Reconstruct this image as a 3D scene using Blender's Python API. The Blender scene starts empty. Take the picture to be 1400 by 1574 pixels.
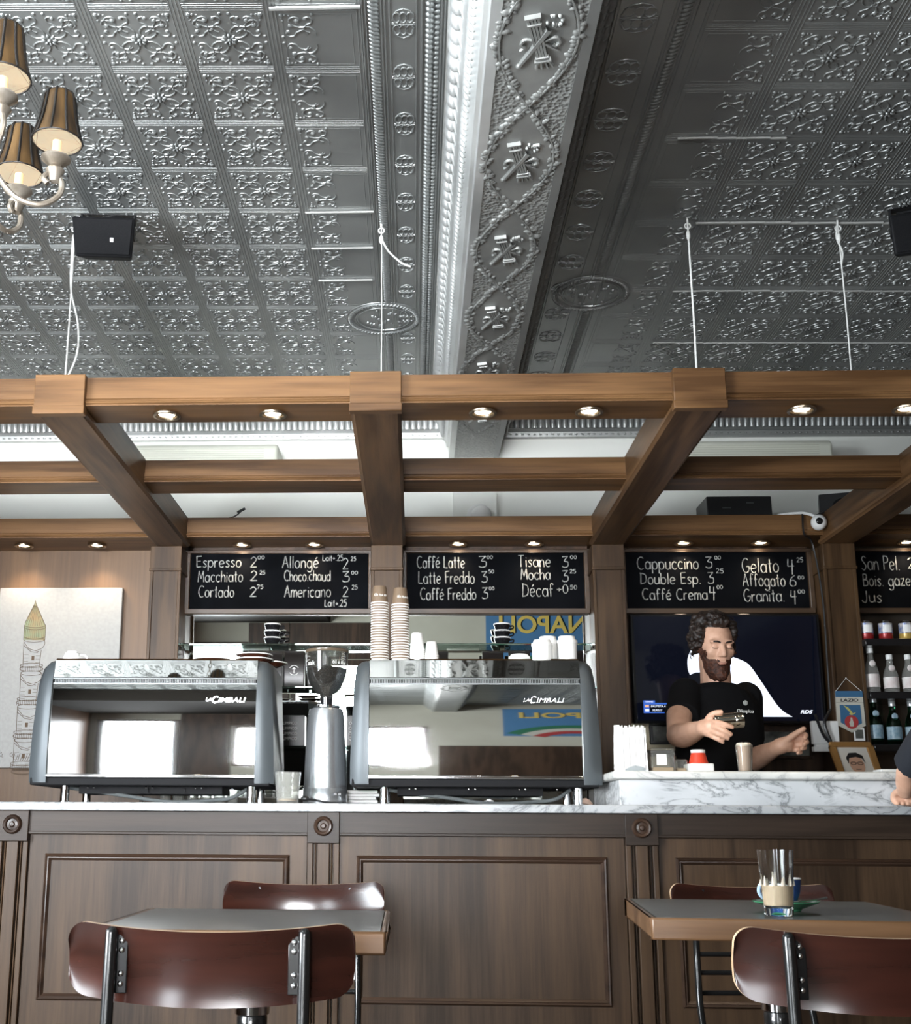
import bpy, bmesh, math, random
import numpy as np
from mathutils import Matrix, Vector
PI = math.pi
random.seed(7)
scene = bpy.context.scene
COL = scene.collection

# ---------------------------------------------------------------- camera
cam_data = bpy.data.cameras.new('camera')
cam = bpy.data.objects.new('camera', cam_data)
COL.objects.link(cam)
scene.camera = cam
cam_data.sensor_fit = 'HORIZONTAL'
cam_data.sensor_width = 36.0
cam_data.lens = 1796.6 / 1400 * 36.0
cam_data.shift_x = (700 - 559.1) / 1400
cam_data.shift_y = (870.07 - 787) / 1400
cam_data.clip_start = 0.05
RX = Vector((0.99910276, 0.04190346, 0.00614618))
RD = Vector((-0.00321128, 0.21965819, -0.97557161))
RF = Vector((-0.04222989, 0.97467655, 0.21959567))
m = Matrix.Identity(4)
for i in range(3):
    m[i][0] = RX[i]; m[i][1] = -RD[i]; m[i][2] = -RF[i]
m[2][3] = 0.96
cam.matrix_world = m

# ---------------------------------------------------------------- light
scene.view_settings.view_transform = 'Standard'
scene.view_settings.look = 'None'
scene.view_settings.gamma = 1.0
scene.view_settings.exposure = 0.70
world = bpy.data.worlds.new('daylight'); scene.world = world
world.use_nodes = True
wb = world.node_tree.nodes['Background']
wb.inputs[0].default_value = (0.80, 0.90, 1.0, 1)
wb.inputs[1].default_value = 1.5

def area(name, loc, direction, sx, sy, watts, col):
    l = bpy.data.lights.new(name, 'AREA')
    l.shape = 'RECTANGLE'; l.size = sx; l.size_y = sy; l.energy = watts; l.color = col
    o = bpy.data.objects.new(name, l); COL.objects.link(o)
    o.location = loc
    o.rotation_euler = Vector(direction).to_track_quat('-Z', 'Y').to_euler()
    return o
WXL, WXR, WYF, WYB, ZC = -2.65, 3.4, -3.0, 5.1, 2.85     # room extents
area('window_daylight', (WXL - 0.06, 0.6, 1.6), (1, 0, 0), 1.7, 2.9, 520, (0.88, 0.95, 1.0))
area('door_daylight', (-2.21, WYF - 0.06, 1.25), (0, 1, 0), 0.68, 2.0, 60, (0.90, 0.95, 1.0))
sw = area('street_window_daylight', (-0.62, WYF - 0.06, 1.5), (-0.07, 1, 0.10), 1.45, 1.1, 36, (0.95, 0.97, 1.0))
sw.data.spread = math.radians(42)

# ---------------------------------------------------------------- materials
def lin(r, g, b):
    f = lambda c: (c / 255) / 12.92 if c / 255 <= 0.04045 else (((c / 255) + 0.055) / 1.055) ** 2.4
    return (f(r), f(g), f(b))
def P(name, col, rough=0.5, metal=0.0, **kw):
    mt = bpy.data.materials.new(name); mt.use_nodes = True
    b = mt.node_tree.nodes['Principled BSDF']
    b.inputs['Base Color'].default_value = (*col, 1)
    b.inputs['Roughness'].default_value = rough
    b.inputs['Metallic'].default_value = metal
    for k, v in kw.items():
        b.inputs[k.replace('_', ' ')].default_value = (*v, 1) if isinstance(v, tuple) else v
    return mt
def nodes(mt):
    nt = mt.node_tree
    return nt, nt.nodes['Principled BSDF']
def N(nt, t, **kw):
    n = nt.nodes.new(t)
    for k, v in kw.items():
        if k.startswith('i_'):
            n.inputs[k[2:].replace('_', ' ')].default_value = v
        else:
            setattr(n, k, v)
    return n
def ramp(nt, stops):
    r = nt.nodes.new('ShaderNodeValToRGB')
    e = r.color_ramp.elements
    while len(e) < len(stops): e.new(0.5)
    for el, (p, c) in zip(e, stops):
        el.position = p; el.color = (*c, 1)
    return r
def coords(nt, scale=(1, 1, 1), rot=(0, 0, 0)):
    tc = nt.nodes.new('ShaderNodeTexCoord'); mp = nt.nodes.new('ShaderNodeMapping')
    mp.inputs['Scale'].default_value = scale; mp.inputs['Rotation'].default_value = rot
    nt.links.new(tc.outputs['Object'], mp.inputs[0])
    return mp.outputs[0]
def wood(name, dark, light, axis='X', rough=0.42, rings=26.0, coat=0.0, bump=0.06):
    mt = P(name, light, rough); nt, b = nodes(mt); L = nt.links.new
    s = {'X': (0.5, 4, 4), 'Y': (4, 0.5, 4), 'Z': (4, 4, 0.5)}[axis]
    v = coords(nt, s)
    n1 = N(nt, 'ShaderNodeTexNoise', i_Scale=1.3, i_Detail=3.0, i_Roughness=0.5, i_Distortion=0.35)
    L(v, n1.inputs['Vector'])
    mu = N(nt, 'ShaderNodeMath', operation='MULTIPLY'); mu.inputs[1].default_value = rings
    L(n1.outputs[0], mu.inputs[0])
    si = N(nt, 'ShaderNodeMath', operation='SINE'); L(mu.outputs[0], si.inputs[0])
    s2 = tuple(c * 9 if c > 1 else c * 3 for c in s)
    n2 = N(nt, 'ShaderNodeTexNoise', i_Scale=1.6, i_Detail=5.0, i_Roughness=0.65)
    L(coords(nt, s2), n2.inputs['Vector'])
    ad = N(nt, 'ShaderNodeMath', operation='MULTIPLY_ADD'); ad.inputs[1].default_value = 0.20
    L(si.outputs[0], ad.inputs[0]); L(n2.outputs[0], ad.inputs[2])
    mid = tuple((a + c) / 2 for a, c in zip(dark, light))
    r = ramp(nt, [(0.25, dark), (0.5, mid), (0.78, light)])
    L(ad.outputs[0], r.inputs[0]); L(r.outputs[0], b.inputs['Base Color'])
    bp = N(nt, 'ShaderNodeBump', i_Strength=bump, i_Distance=0.01); L(n2.outputs[0], bp.inputs['Height'])
    L(bp.outputs[0], b.inputs['Normal'])
    b.inputs['Coat Weight'].default_value = coat; b.inputs['Coat Roughness'].default_value = 0.25
    return mt
def noisy(name, c1, c2, scale, rough, metal=0.0, bump=0.0, detail=4.0, kind='noise', r2=None, stretch=(1, 1, 1), lo=0.35, hi=0.65):
    mt = P(name, c1, rough, metal); nt, b = nodes(mt); L = nt.links.new
    v = coords(nt, stretch)
    if kind == 'noise':
        n = N(nt, 'ShaderNodeTexNoise', i_Scale=scale, i_Detail=detail); out = n.outputs[0]
    else:
        n = N(nt, 'ShaderNodeTexVoronoi', i_Scale=scale); out = n.outputs['Distance']
    L(v, n.inputs['Vector'])
    r = ramp(nt, [(lo, c1), (hi, c2)]); L(out, r.inputs[0]); L(r.outputs[0], b.inputs['Base Color'])
    if r2 is not None:
        mr = N(nt, 'ShaderNodeMapRange'); mr.inputs['To Min'].default_value = rough; mr.inputs['To Max'].default_value = r2
        mr.inputs['From Min'].default_value = lo; mr.inputs['From Max'].default_value = hi
        L(out, mr.inputs[0]); L(mr.outputs[0], b.inputs['Roughness'])
    if bump:
        bp = N(nt, 'ShaderNodeBump', i_Strength=bump, i_Distance=0.01); L(out, bp.inputs['Height']); L(bp.outputs[0], b.inputs['Normal'])
    return mt
def marble_mat(name, base, vein, specks=True):
    mt = P(name, base, 0.28); nt, b = nodes(mt); L = nt.links.new
    v = coords(nt, (1.0, 1.0, 2.2), (0.2, 0.35, 0.1))
    n = N(nt, 'ShaderNodeTexNoise', i_Scale=4.5, i_Detail=7.0, i_Roughness=0.62, i_Distortion=1.3); L(v, n.inputs['Vector'])
    sb = N(nt, 'ShaderNodeMath', operation='SUBTRACT'); sb.inputs[1].default_value = 0.5; L(n.outputs[0], sb.inputs[0])
    ab = N(nt, 'ShaderNodeMath', operation='ABSOLUTE'); L(sb.outputs[0], ab.inputs[0])
    r = ramp(nt, [(0.0, vein), (0.02, tuple((a + 2 * c) / 3 for a, c in zip(vein, base))), (0.06, base)])
    L(ab.outputs[0], r.inputs[0])
    n3 = N(nt, 'ShaderNodeTexNoise', i_Scale=2.6, i_Detail=3.0); L(v, n3.inputs['Vector'])
    r3 = ramp(nt, [(0.36, (0.66, 0.675, 0.69)), (0.62, (1, 1, 1))]); L(n3.outputs[0], r3.inputs[0])
    mx = N(nt, 'ShaderNodeMix', data_type='RGBA', blend_type='MULTIPLY'); mx.inputs[0].default_value = 1.0
    L(r.outputs[0], mx.inputs[6]); L(r3.outputs[0], mx.inputs[7]); last = mx.outputs[2]
    if specks:
        n4 = N(nt, 'ShaderNodeTexNoise', i_Scale=9.0, i_Detail=6.0, i_Roughness=0.7); L(v, n4.inputs['Vector'])
        r4 = ramp(nt, [(0.665, (1, 1, 1)), (0.675, (0.03, 0.035, 0.035))]); L(n4.outputs[0], r4.inputs[0])
        m2 = N(nt, 'ShaderNodeMix', data_type='RGBA', blend_type='MULTIPLY'); m2.inputs[0].default_value = 1.0
        L(last, m2.inputs[6]); L(r4.outputs[0], m2.inputs[7]); last = m2.outputs[2]
    L(last, b.inputs['Base Color'])
    return mt
def glass(name, col=(1, 1, 1), rough=0.02, ior=1.45):
    return P(name, col, rough, 0.0, Transmission_Weight=1.0, IOR=ior)
def emit(name, col, strength):
    return P(name, (0, 0, 0), 0.5, 0.0, Emission_Color=col, Emission_Strength=strength)

M = {}
M['canopy_x'] = wood('canopy_walnut_long', (0.075, 0.035, 0.013), (0.185, 0.095, 0.039), 'X', 0.40)
M['canopy_y'] = wood('canopy_walnut_deep', (0.060, 0.029, 0.012), (0.150, 0.078, 0.034), 'Y', 0.40)
M['column_z'] = wood('column_walnut', (0.036, 0.019, 0.009), (0.084, 0.046, 0.021), 'Z', 0.42)
M['panel_z'] = wood('golden_panel', (0.075, 0.037, 0.014), (0.125, 0.065, 0.026), 'Z', 0.45, rings=12)
M['counter_z'] = wood('counter_walnut', (0.024, 0.0135, 0.0075), (0.074, 0.043, 0.0235), 'Z', 0.42, rings=13)
M['counter_x'] = wood('counter_walnut_rail', (0.020, 0.0125, 0.0085), (0.044, 0.028, 0.019), 'X', 0.42, rings=20)
M['counter_mold'] = wood('counter_moulding', (0.022, 0.012, 0.008), (0.050, 0.028, 0.018), 'X', 0.35, coat=0.2)
M['caulk'] = P('grey_caulk', (0.42, 0.42, 0.40), 0.5)
M['dark_wood'] = wood('dark_walnut', (0.03, 0.018, 0.012), (0.07, 0.04, 0.025), 'Z', 0.4)
M['tin'] = noisy('pressed_tin', (0.27, 0.28, 0.275), (0.35, 0.36, 0.35), 3.0, 0.36, 0.60, 0.02, r2=0.46)
M['tin_hammer'] = noisy('hammered_tin', (0.26, 0.265, 0.255), (0.36, 0.365, 0.35), 95.0, 0.45, 0.5, 0.5, kind='voronoi', lo=0.1, hi=0.6)
M['tin_relief'] = noisy('embossed_tin', (0.27, 0.275, 0.265), (0.36, 0.365, 0.35), 8.0, 0.42, 0.55, 0.02)
M['tin_lit'] = noisy('tin_lit_side', (0.52, 0.53, 0.52), (0.66, 0.67, 0.66), 5.0, 0.30, 0.6, 0.03, r2=0.45)  # lighter copy of tin; window light on left cornices put into the colour
M['white_wall'] = noisy('white_plaster', (0.80, 0.81, 0.76), (0.85, 0.86, 0.81), 2.0, 0.7, bump=0.02)
M['cream_wall'] = noisy('cream_plaster', (0.42, 0.40, 0.33), (0.46, 0.44, 0.37), 2.0, 0.75)
M['floor'] = noisy('floor_tile', (0.03, 0.024, 0.019), (0.06, 0.048, 0.038), 4.0, 0.45)
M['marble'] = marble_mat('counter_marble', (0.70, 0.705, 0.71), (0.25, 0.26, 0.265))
M['marble_dimmed'] = marble_mat('dimmed_marble', (0.50, 0.505, 0.51), (0.2, 0.21, 0.215))  # same marble as the riser, colour lowered to offset strong window light
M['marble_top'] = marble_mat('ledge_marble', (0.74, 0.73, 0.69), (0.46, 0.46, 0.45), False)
M['mirror'] = P('mirror_silver', (0.86, 0.88, 0.85), 0.0, 1.0)
M['chrome'] = P('chrome', (0.80, 0.80, 0.80), 0.06, 1.0)
M['mirror_steel'] = P('polished_steel', (0.82, 0.82, 0.80), 0.025, 1.0)
M['brushed'] = noisy('brushed_steel', (0.55, 0.56, 0.57), (0.63, 0.64, 0.65), 40.0, 0.30, 0.9, 0.0, stretch=(1, 1, 0.05))
M['machine_grey'] = P('machine_grey_enamel', (0.085, 0.097, 0.105), 0.42, 0.3)
M['black'] = P('black_plastic', (0.012, 0.012, 0.013), 0.35)
M['black_matte'] = P('matte_black', (0.010, 0.010, 0.011), 0.6, 0.0, Specular_IOR_Level=0.12)
M['reflection_soffit'] = P('added_dark_soffit', (0.012, 0.010, 0.008), 0.8, 0.0, Specular_IOR_Level=0.1)  # for the added soffit that darkens the machine reflection
M['black_gloss'] = P('black_gloss', (0.010, 0.010, 0.011), 0.12)
M['black_metal'] = P('black_tube_steel', (0.012, 0.012, 0.012), 0.22, 0.2, Coat_Weight=0.5)
M['black_cloth'] = P('black_cotton', (0.008, 0.008, 0.009), 0.9)
M['slate'] = noisy('blackboard_slate', (0.0025, 0.0028, 0.0035), (0.005, 0.0055, 0.007), 6.0, 0.8)
M['chalk'] = noisy('chalk', (0.20, 0.20, 0.19), (0.48, 0.48, 0.46), 60.0, 0.9)
M['board_frame'] = wood('board_frame_walnut', (0.035, 0.02, 0.011), (0.075, 0.044, 0.025), 'X', 0.4)
M['white'] = P('white_paint', (0.80, 0.80, 0.78), 0.45)
M['white_rope'] = P('white_rope', (0.75, 0.75, 0.72), 0.7)
M['paper'] = P('white_paper', (0.85, 0.84, 0.82), 0.75)
M['cup_brown'] = P('kraft_brown_cup', (0.17, 0.115, 0.072), 0.6)
M['cream'] = P('cream_plastic', (0.66, 0.67, 0.58), 0.5)
M['glass'] = glass('clear_glass', (0.97, 0.99, 0.98))
M['shelf_glass'] = glass('green_edge_glass', (0.72, 0.90, 0.84), 0.02)
M['green_glass'] = glass('green_bottle_glass', (0.05, 0.30, 0.14), 0.03)
M['hopper_glass'] = glass('smoked_hopper', (0.80, 0.77, 0.70), 0.03, 1.2)
M['beans'] = noisy('coffee_beans', (0.003, 0.002, 0.0015), (0.012, 0.007, 0.004), 160.0, 0.45, bump=1.0, kind='voronoi', lo=0.0, hi=0.5)
M['bulb'] = emit('lamp_glow', (1.0, 0.80, 0.55), 9.0)
M['beans'].node_tree.nodes['Principled BSDF'].inputs['Specular IOR Level'].default_value = .15
M['candle'] = P('warm_candle_sleeve', (0.75, 0.45, 0.25), 0.6, Emission_Color=(1.0, 0.62, 0.32), Emission_Strength=0.5)
M['shade_in'] = P('lamp_shade_lining', (0.85, 0.78, 0.62), 0.7, Emission_Color=(1.0, 0.86, 0.62), Emission_Strength=0.6)
M['shade_out'] = noisy('bronze_shade_fabric', (0.035, 0.020, 0.009), (0.17, 0.095, 0.034), 30.0, 0.42, 0.25, stretch=(1, 1, 0.08))
M['shade_rib'] = P('dark_shade_rib', (0.012, 0.009, 0.007), 0.5)
M['cast_silver'] = noisy('aged_silver_leaf', (0.20, 0.165, 0.125), (0.36, 0.32, 0.27), 25.0, 0.4, 0.5)
M['ply_red'] = noisy('mahogany_lacquer', (0.019, 0.0065, 0.0045), (0.042, 0.013, 0.0085), 5.0, 0.17, bump=0.01, stretch=(0.6, 3, 4))
M['ply_edge'] = wood('plywood_edge', (0.36, 0.22, 0.12), (0.62, 0.45, 0.29), 'X', 0.5)
M['table_top'] = noisy('grey_laminate', (0.058, 0.056, 0.049), (0.078, 0.075, 0.066), 30.0, 0.30)
M['table_edge'] = wood('oak_edging', (0.060, 0.028, 0.012), (0.150, 0.076, 0.034), 'X', 0.38, rings=14)
M['skin'] = noisy('skin', (0.60, 0.34, 0.23), (0.68, 0.41, 0.29), 30.0, 0.5)
M['hair'] = noisy('dark_brown_hair', (0.006, 0.0035, 0.0025), (0.028, 0.015, 0.010), 90.0, 0.5, bump=0.6)
M['beard'] = noisy('auburn_beard', (0.028, 0.009, 0.005), (0.105, 0.034, 0.016), 110.0, 0.6, bump=0.7)
M['red'] = P('red_plastic', (0.62, 0.05, 0.02), 0.4)
M['gold'] = P('gilt_frame', (0.32, 0.17, 0.055), 0.4, 0.3)
M['ink'] = P('sepia_ink', (0.10, 0.065, 0.04), 0.8)

for q_, s_ in (('slate', .03), ('counter_z', .28), ('counter_x', .28), ('counter_mold', .35), ('canopy_x', .30), ('canopy_y', .30), ('column_z', .28), ('dark_wood', .25)):
    M[q_].node_tree.nodes['Principled BSDF'].inputs['Specular IOR Level'].default_value = s_
M['black_cloth'].node_tree.nodes['Principled BSDF'].inputs['Specular IOR Level'].default_value = 0.15

# ---------------------------------------------------------------- mesh builder
class MB:
    def __init__(self): self.v = []; self.f = []; self.mi = []
    def add(self, vs, fs, mi=0):
        o = len(self.v)
        self.v.extend([tuple(p) for p in vs]); self.f.extend([tuple(i + o for i in q) for q in fs]); self.mi.extend([mi] * len(fs))
        return self
    def box(self, x0, x1, y0, y1, z0, z1, mi=0, T=None):
        vs = [(x, y, z) for z in (z0, z1) for y in (y0, y1) for x in (x0, x1)]
        if T is not None: vs = [T @ Vector(p) for p in vs]
        return self.add(vs, [(0, 2, 3, 1), (4, 5, 7, 6), (0, 1, 5, 4), (2, 6, 7, 3), (0, 4, 6, 2), (1, 3, 7, 5)], mi)
    def prism(self, poly, axis, a, b, mi=0):
        # poly: list of 2-D points in the two axes other than `axis` (order XY, XZ or YZ)
        def pt(p, t):
            return {'X': (t, p[0], p[1]), 'Y': (p[0], t, p[1]), 'Z': (p[0], p[1], t)}[axis]
        n = len(poly)
        vs = [pt(p, a) for p in poly] + [pt(p, b) for p in poly]
        fs = [(i, (i + 1) % n, (i + 1) % n + n, i + n) for i in range(n)] + [tuple(range(n))[::-1], tuple(range(n, 2 * n))]
        return self.add(vs, fs, mi)
    def lathe(self, prof, seg=24, T=None, mi=0, a0=0.0, a1=2 * PI, sx=1.0, sy=1.0):
        full = abs(a1 - a0 - 2 * PI) < 1e-6
        k = seg if full else seg + 1
        vs = []
        for r, z in prof:
            for j in range(k):
                a = a0 + (a1 - a0) * j / seg
                p = Vector((r * math.cos(a) * sx, r * math.sin(a) * sy, z))
                vs.append(T @ p if T is not None else p)
        fs = []
        for i in range(len(prof) - 1):
            for j in range(seg):
                q = (j + 1) % k
                fs.append((i * k + j, i * k + q, (i + 1) * k + q, (i + 1) * k + j))
        if full:
            if prof[0][0] > 1e-5: fs.append(tuple(range(k))[::-1])
            if prof[-1][0] > 1e-5: fs.append(tuple(range((len(prof) - 1) * k, len(prof) * k)))
        return self.add(vs, fs, mi)
    def cyl(self, p0, p1, r, seg=16, mi=0, r1=None):
        return self.tube([p0, p1], [r, r if r1 is None else r1], seg, mi)
    def tube(self, pts, r, seg=8, mi=0, closed=False, cap=True):
        pts = [Vector(p) for p in pts]; n = len(pts)
        rs = r if isinstance(r, (list, tuple)) else [r] * n
        vs = []; up = None
        for i, p in enumerate(pts):
            if closed: t = pts[(i + 1) % n] - pts[i - 1]
            else: t = pts[min(i + 1, n - 1)] - pts[max(i - 1, 0)]
            if t.length < 1e-9: t = Vector((0, 0, 1))
            t.normalize()
            if up is None:
                up = Vector((0, 0, 1)) if abs(t.z) < 0.9 else Vector((1, 0, 0))
            s = up - t * up.dot(t)
            if s.length < 1e-6: s = t.orthogonal()
            s.normalize(); up = s; w = t.cross(s)
            for j in range(seg):
                a = 2 * PI * j / seg
                vs.append(p + (s * math.cos(a) + w * math.sin(a)) * rs[i])
        fs = []
        for i in range(n if closed else n - 1):
            for j in range(seg):
                q = (j + 1) % seg; i2 = (i + 1) % n
                fs.append((i * seg + j, i * seg + q, i2 * seg + q, i2 * seg + j))
        if cap and not closed:
            fs.append(tuple(range(seg))[::-1]); fs.append(tuple(range((n - 1) * seg, n * seg)))
        return self.add(vs, fs, mi)
    def ball(self, c, rx, ry=None, rz=None, seg=16, rings=10, mi=0, T=None):
        ry = rx if ry is None else ry; rz = rx if rz is None else rz
        vs = []
        for i in range(rings + 1):
            th = PI * i / rings
            for j in range(seg):
                a = 2 * PI * j / seg
                p = Vector((rx * math.sin(th) * math.cos(a), ry * math.sin(th) * math.sin(a), rz * math.cos(th)))
                if T is not None: p = T @ p
                vs.append(p + Vector(c))
        fs = []
        for i in range(rings):
            for j in range(seg):
                q = (j + 1) % seg
                fs.append((i * seg + j, (i + 1) * seg + j, (i + 1) * seg + q, i * seg + q))
        return self.add(vs, fs, mi)
    def build(self, name, mats, parent=None, smooth=40, bevel=0.0, seg=2, local=False):
        me = bpy.data.meshes.new(name)
        off = Vector((0, 0, 0))
        if parent is not None and not local: off = world_loc(parent)
        me.from_pydata([(p[0] - off.x, p[1] - off.y, p[2] - off.z) for p in self.v], [], self.f)
        if not isinstance(mats, (list, tuple)): mats = [mats]
        for q in mats: me.materials.append(M[q] if isinstance(q, str) else q)
        if len(mats) > 1: me.polygons.foreach_set('material_index', self.mi)
        bm = bmesh.new(); bm.from_mesh(me)
        bmesh.ops.remove_doubles(bm, verts=bm.verts, dist=1e-6)
        bmesh.ops.recalc_face_normals(bm, faces=bm.faces)
        bm.to_mesh(me); bm.free()
        finish(me, smooth)
        o = bpy.data.objects.new(name, me); COL.objects.link(o)
        if parent is not None: o.parent = parent
        if bevel:
            b = o.modifiers.new('edge', 'BEVEL'); b.width = bevel; b.segments = seg; b.limit_method = 'ANGLE'; b.angle_limit = 0.6
            b.harden_normals = False
        return o
def finish(me, smooth):
    if smooth:
        me.polygons.foreach_set('use_smooth', [True] * len(me.polygons))
        me.set_sharp_from_angle(angle=math.radians(smooth))
    me.update()
def world_loc(o):
    p = Vector(o.location)
    while o.parent is not None:
        o = o.parent; p += Vector(o.location)
    return p
def tag(o, label, cat, group=None):
    o['label'] = label; o['category'] = cat
    if group: o['group'] = group
    return o
def thing(name, label, cat, loc=(0, 0, 0), rz=0.0, group=None):
    o = bpy.data.objects.new(name, None); COL.objects.link(o)
    o.empty_display_size = 0.05
    o.location = loc; o.rotation_euler = (0, 0, rz)
    return tag(o, label, cat, group)
def structure(o):
    o['kind'] = 'structure'; return o
KIDS = {}
def children(o): return [c for c in bpy.data.objects if c.parent == o]
def copy_tree(o, parent=None):
    c = o.copy(); COL.objects.link(c); c.parent = parent
    for ch in o.children: copy_tree(ch, c)
    return c
def dup(root, loc, label, rz=None):
    bpy.context.view_layer.update()
    c = copy_tree(root); c.location = loc; c['label'] = label
    if rz is not None: c.rotation_euler = (0, 0, rz)
    return c
def Tm(loc=(0, 0, 0), rx=0, ry=0, rz=0):
    return Matrix.Translation(Vector(loc)) @ Matrix.Rotation(rz, 4, 'Z') @ Matrix.Rotation(ry, 4, 'Y') @ Matrix.Rotation(rx, 4, 'X')
def text_mesh(name, s, width, mat, T, parent, extrude=0.001, shear=0.0, height=None, bold=0.0, squash=None):
    """letters in the X-Z plane of T facing -Y, fitted to `width` and cap `height`"""
    cu = bpy.data.curves.new(name, 'FONT'); cu.body = s; cu.size = 1.0; cu.extrude = extrude; cu.shear = shear; cu.offset = bold
    cu.resolution_u = 3
    ob = bpy.data.objects.new(name, cu); COL.objects.link(ob)
    bpy.context.view_layer.update()
    me = bpy.data.meshes.new_from_object(ob.evaluated_get(bpy.context.evaluated_depsgraph_get()))
    bpy.data.objects.remove(ob)
    co = np.empty(len(me.vertices) * 3); me.vertices.foreach_get('co', co); co = co.reshape(-1, 3)
    x0, x1 = co[:, 0].min(), co[:, 0].max(); y0, y1 = co[:, 1].min(), co[:, 1].max()
    kx = width / (x1 - x0); ky = kx if height is None else height / (y1 - y0)
    out = np.empty_like(co)
    out[:, 0] = (co[:, 0] - x0) * kx; out[:, 1] = -co[:, 2]; out[:, 2] = co[:, 1] * ky
    A = np.array(T); out = out @ A[:3, :3].T + A[:3, 3]
    if parent is not None: out -= np.array(world_loc(parent))
    me.vertices.foreach_set('co', out.ravel()); me.name = name
    me.materials.clear(); me.materials.append(M[mat] if isinstance(mat, str) else mat); me.update()
    o = bpy.data.objects.new(name, me); COL.objects.link(o); o.parent = parent
    return o
def crom(pts, n=6):
    """Catmull-Rom through points (any dimension)"""
    pts = [np.array(p, float) for p in pts]
    if len(pts) < 3: return pts
    e = [2 * pts[0] - pts[1]] + pts + [2 * pts[-1] - pts[-2]]
    out = []
    for i in range(1, len(e) - 2):
        for k in range(n):
            t = k / n
            a, b, c, d = e[i - 1], e[i], e[i + 1], e[i + 2]
            out.append(0.5 * (2 * b + (c - a) * t + (2 * a - 5 * b + 4 * c - d) * t * t + (3 * b - a - 3 * c + d) * t ** 3))
    out.append(pts[-1]); return out
# ================================================================ ROOM SHELL
def win_glass():
    mt = bpy.data.materials.new('window_pane'); mt.use_nodes = True; nt = mt.node_tree; nt.nodes.clear()
    o = nt.nodes.new('ShaderNodeOutputMaterial'); mx = nt.nodes.new('ShaderNodeMixShader'); mx.inputs[0].default_value = 0.06
    t = nt.nodes.new('ShaderNodeBsdfTransparent'); g = nt.nodes.new('ShaderNodeBsdfGlossy'); g.inputs['Roughness'].default_value = 0.02
    nt.links.new(t.outputs[0], mx.inputs[1]); nt.links.new(g.outputs[0], mx.inputs[2]); nt.links.new(mx.outputs[0], o.inputs[0])
    return mt
M['pane'] = win_glass()
structure(MB().box(WXL - .1, WXR + .1, WYF - .1, WYB + .1, -0.1, 0.0).build('floor', 'floor'))
structure(MB().box(WXL - .1, WXR + .1, WYB, WYB + .12, 0, 3.0).build('wall_back', 'white_wall'))
structure(MB().box(WXR, WXR + .12, WYF, WYB, 0, 3.0).build('wall_right', 'dark_wood'))
w = MB()
w.box(WXL - .12, WXL, WYF, -0.85, 0, 3.0).box(WXL - .12, WXL, 2.10, WYB, 0, 3.0)
w.box(WXL - .12, WXL, -0.85, 2.10, 0, 0.65).box(WXL - .12, WXL, -0.85, 2.10, 2.45, 3.0)
structure(w.build('wall_left', 'dark_wood'))
w = MB()
w.box(WXL - .12, -2.58, WYF - .12, WYF, 0, 3.0).box(-2.58, -1.84, WYF - .12, WYF, 2.28, 3.0).box(-1.84, -1.36, WYF - .12, WYF, 0, 3.0)
w.box(-1.36, 0.12, WYF - .12, WYF, 0, 0.92).box(-1.36, 0.12, WYF - .12, WYF, 2.08, 3.0).box(0.12, WXR, WYF - .12, WYF, 0, 3.0)
structure(w.build('wall_rear', 'cream_wall'))
def window(name, fixed, a0, a1, z0, z1, bars, axis):
    f = MB(); t = 0.06
    def bx(u0, u1, c0, c1):
        if axis == 'X': f.box(fixed - .09, fixed + .02, u0, u1, c0, c1)
        else: f.box(u0, u1, fixed - .09, fixed + .02, c0, c1)
    bx(a0, a0 + t, z0, z1); bx(a1 - t, a1, z0, z1); bx(a0 + t, a1 - t, z0, z0 + t); bx(a0 + t, a1 - t, z1 - t, z1)
    for b in bars: bx(b - .025, b + .025, z0 + t, z1 - t)
    o = structure(f.build(name, 'dark_wood'))
    g = MB()
    if axis == 'X': g.box(fixed - .045, fixed - .038, a0 + t, a1 - t, z0 + t, z1 - t)
    else: g.box(a0 + t, a1 - t, fixed - .045, fixed - .038, z0 + t, z1 - t)
    g.build('pane', 'pane', o)
    return o
window('window_1', WXL, -0.85, 2.10, 0.65, 2.45, (.13, 1.12), 'X')
window('window_2', WYF, -1.36, 0.12, 0.92, 2.08, (-.42,), 'Y')
window('door_1', WYF, -2.58, -1.84, 0.0, 2.28, (), 'Y')
structure(MB().box(-1.83, -1.38, WYF, WYF + .03, 0, 2.49).box(-1.37, -.46, WYF, WYF + .03, 2.09, 2.49).build('trim_1', 'dark_wood'))
structure(MB().box(WXL, -0.92, WYF, WYF + 2.0, 2.50, ZC - .03).build('trim_12', 'reflection_soffit'))  # unseen dark soffit, added to darken the left machine's mirrored front
structure(MB().box(0.22, WXR, WYF, WYF + .03, 0, 1.48).build('trim_2', 'dark_wood'))
structure(MB().box(WXL, WXR, WYF, WYB, ZC + .12, ZC + .15).build('trim_3', 'cream_wall'))

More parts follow.
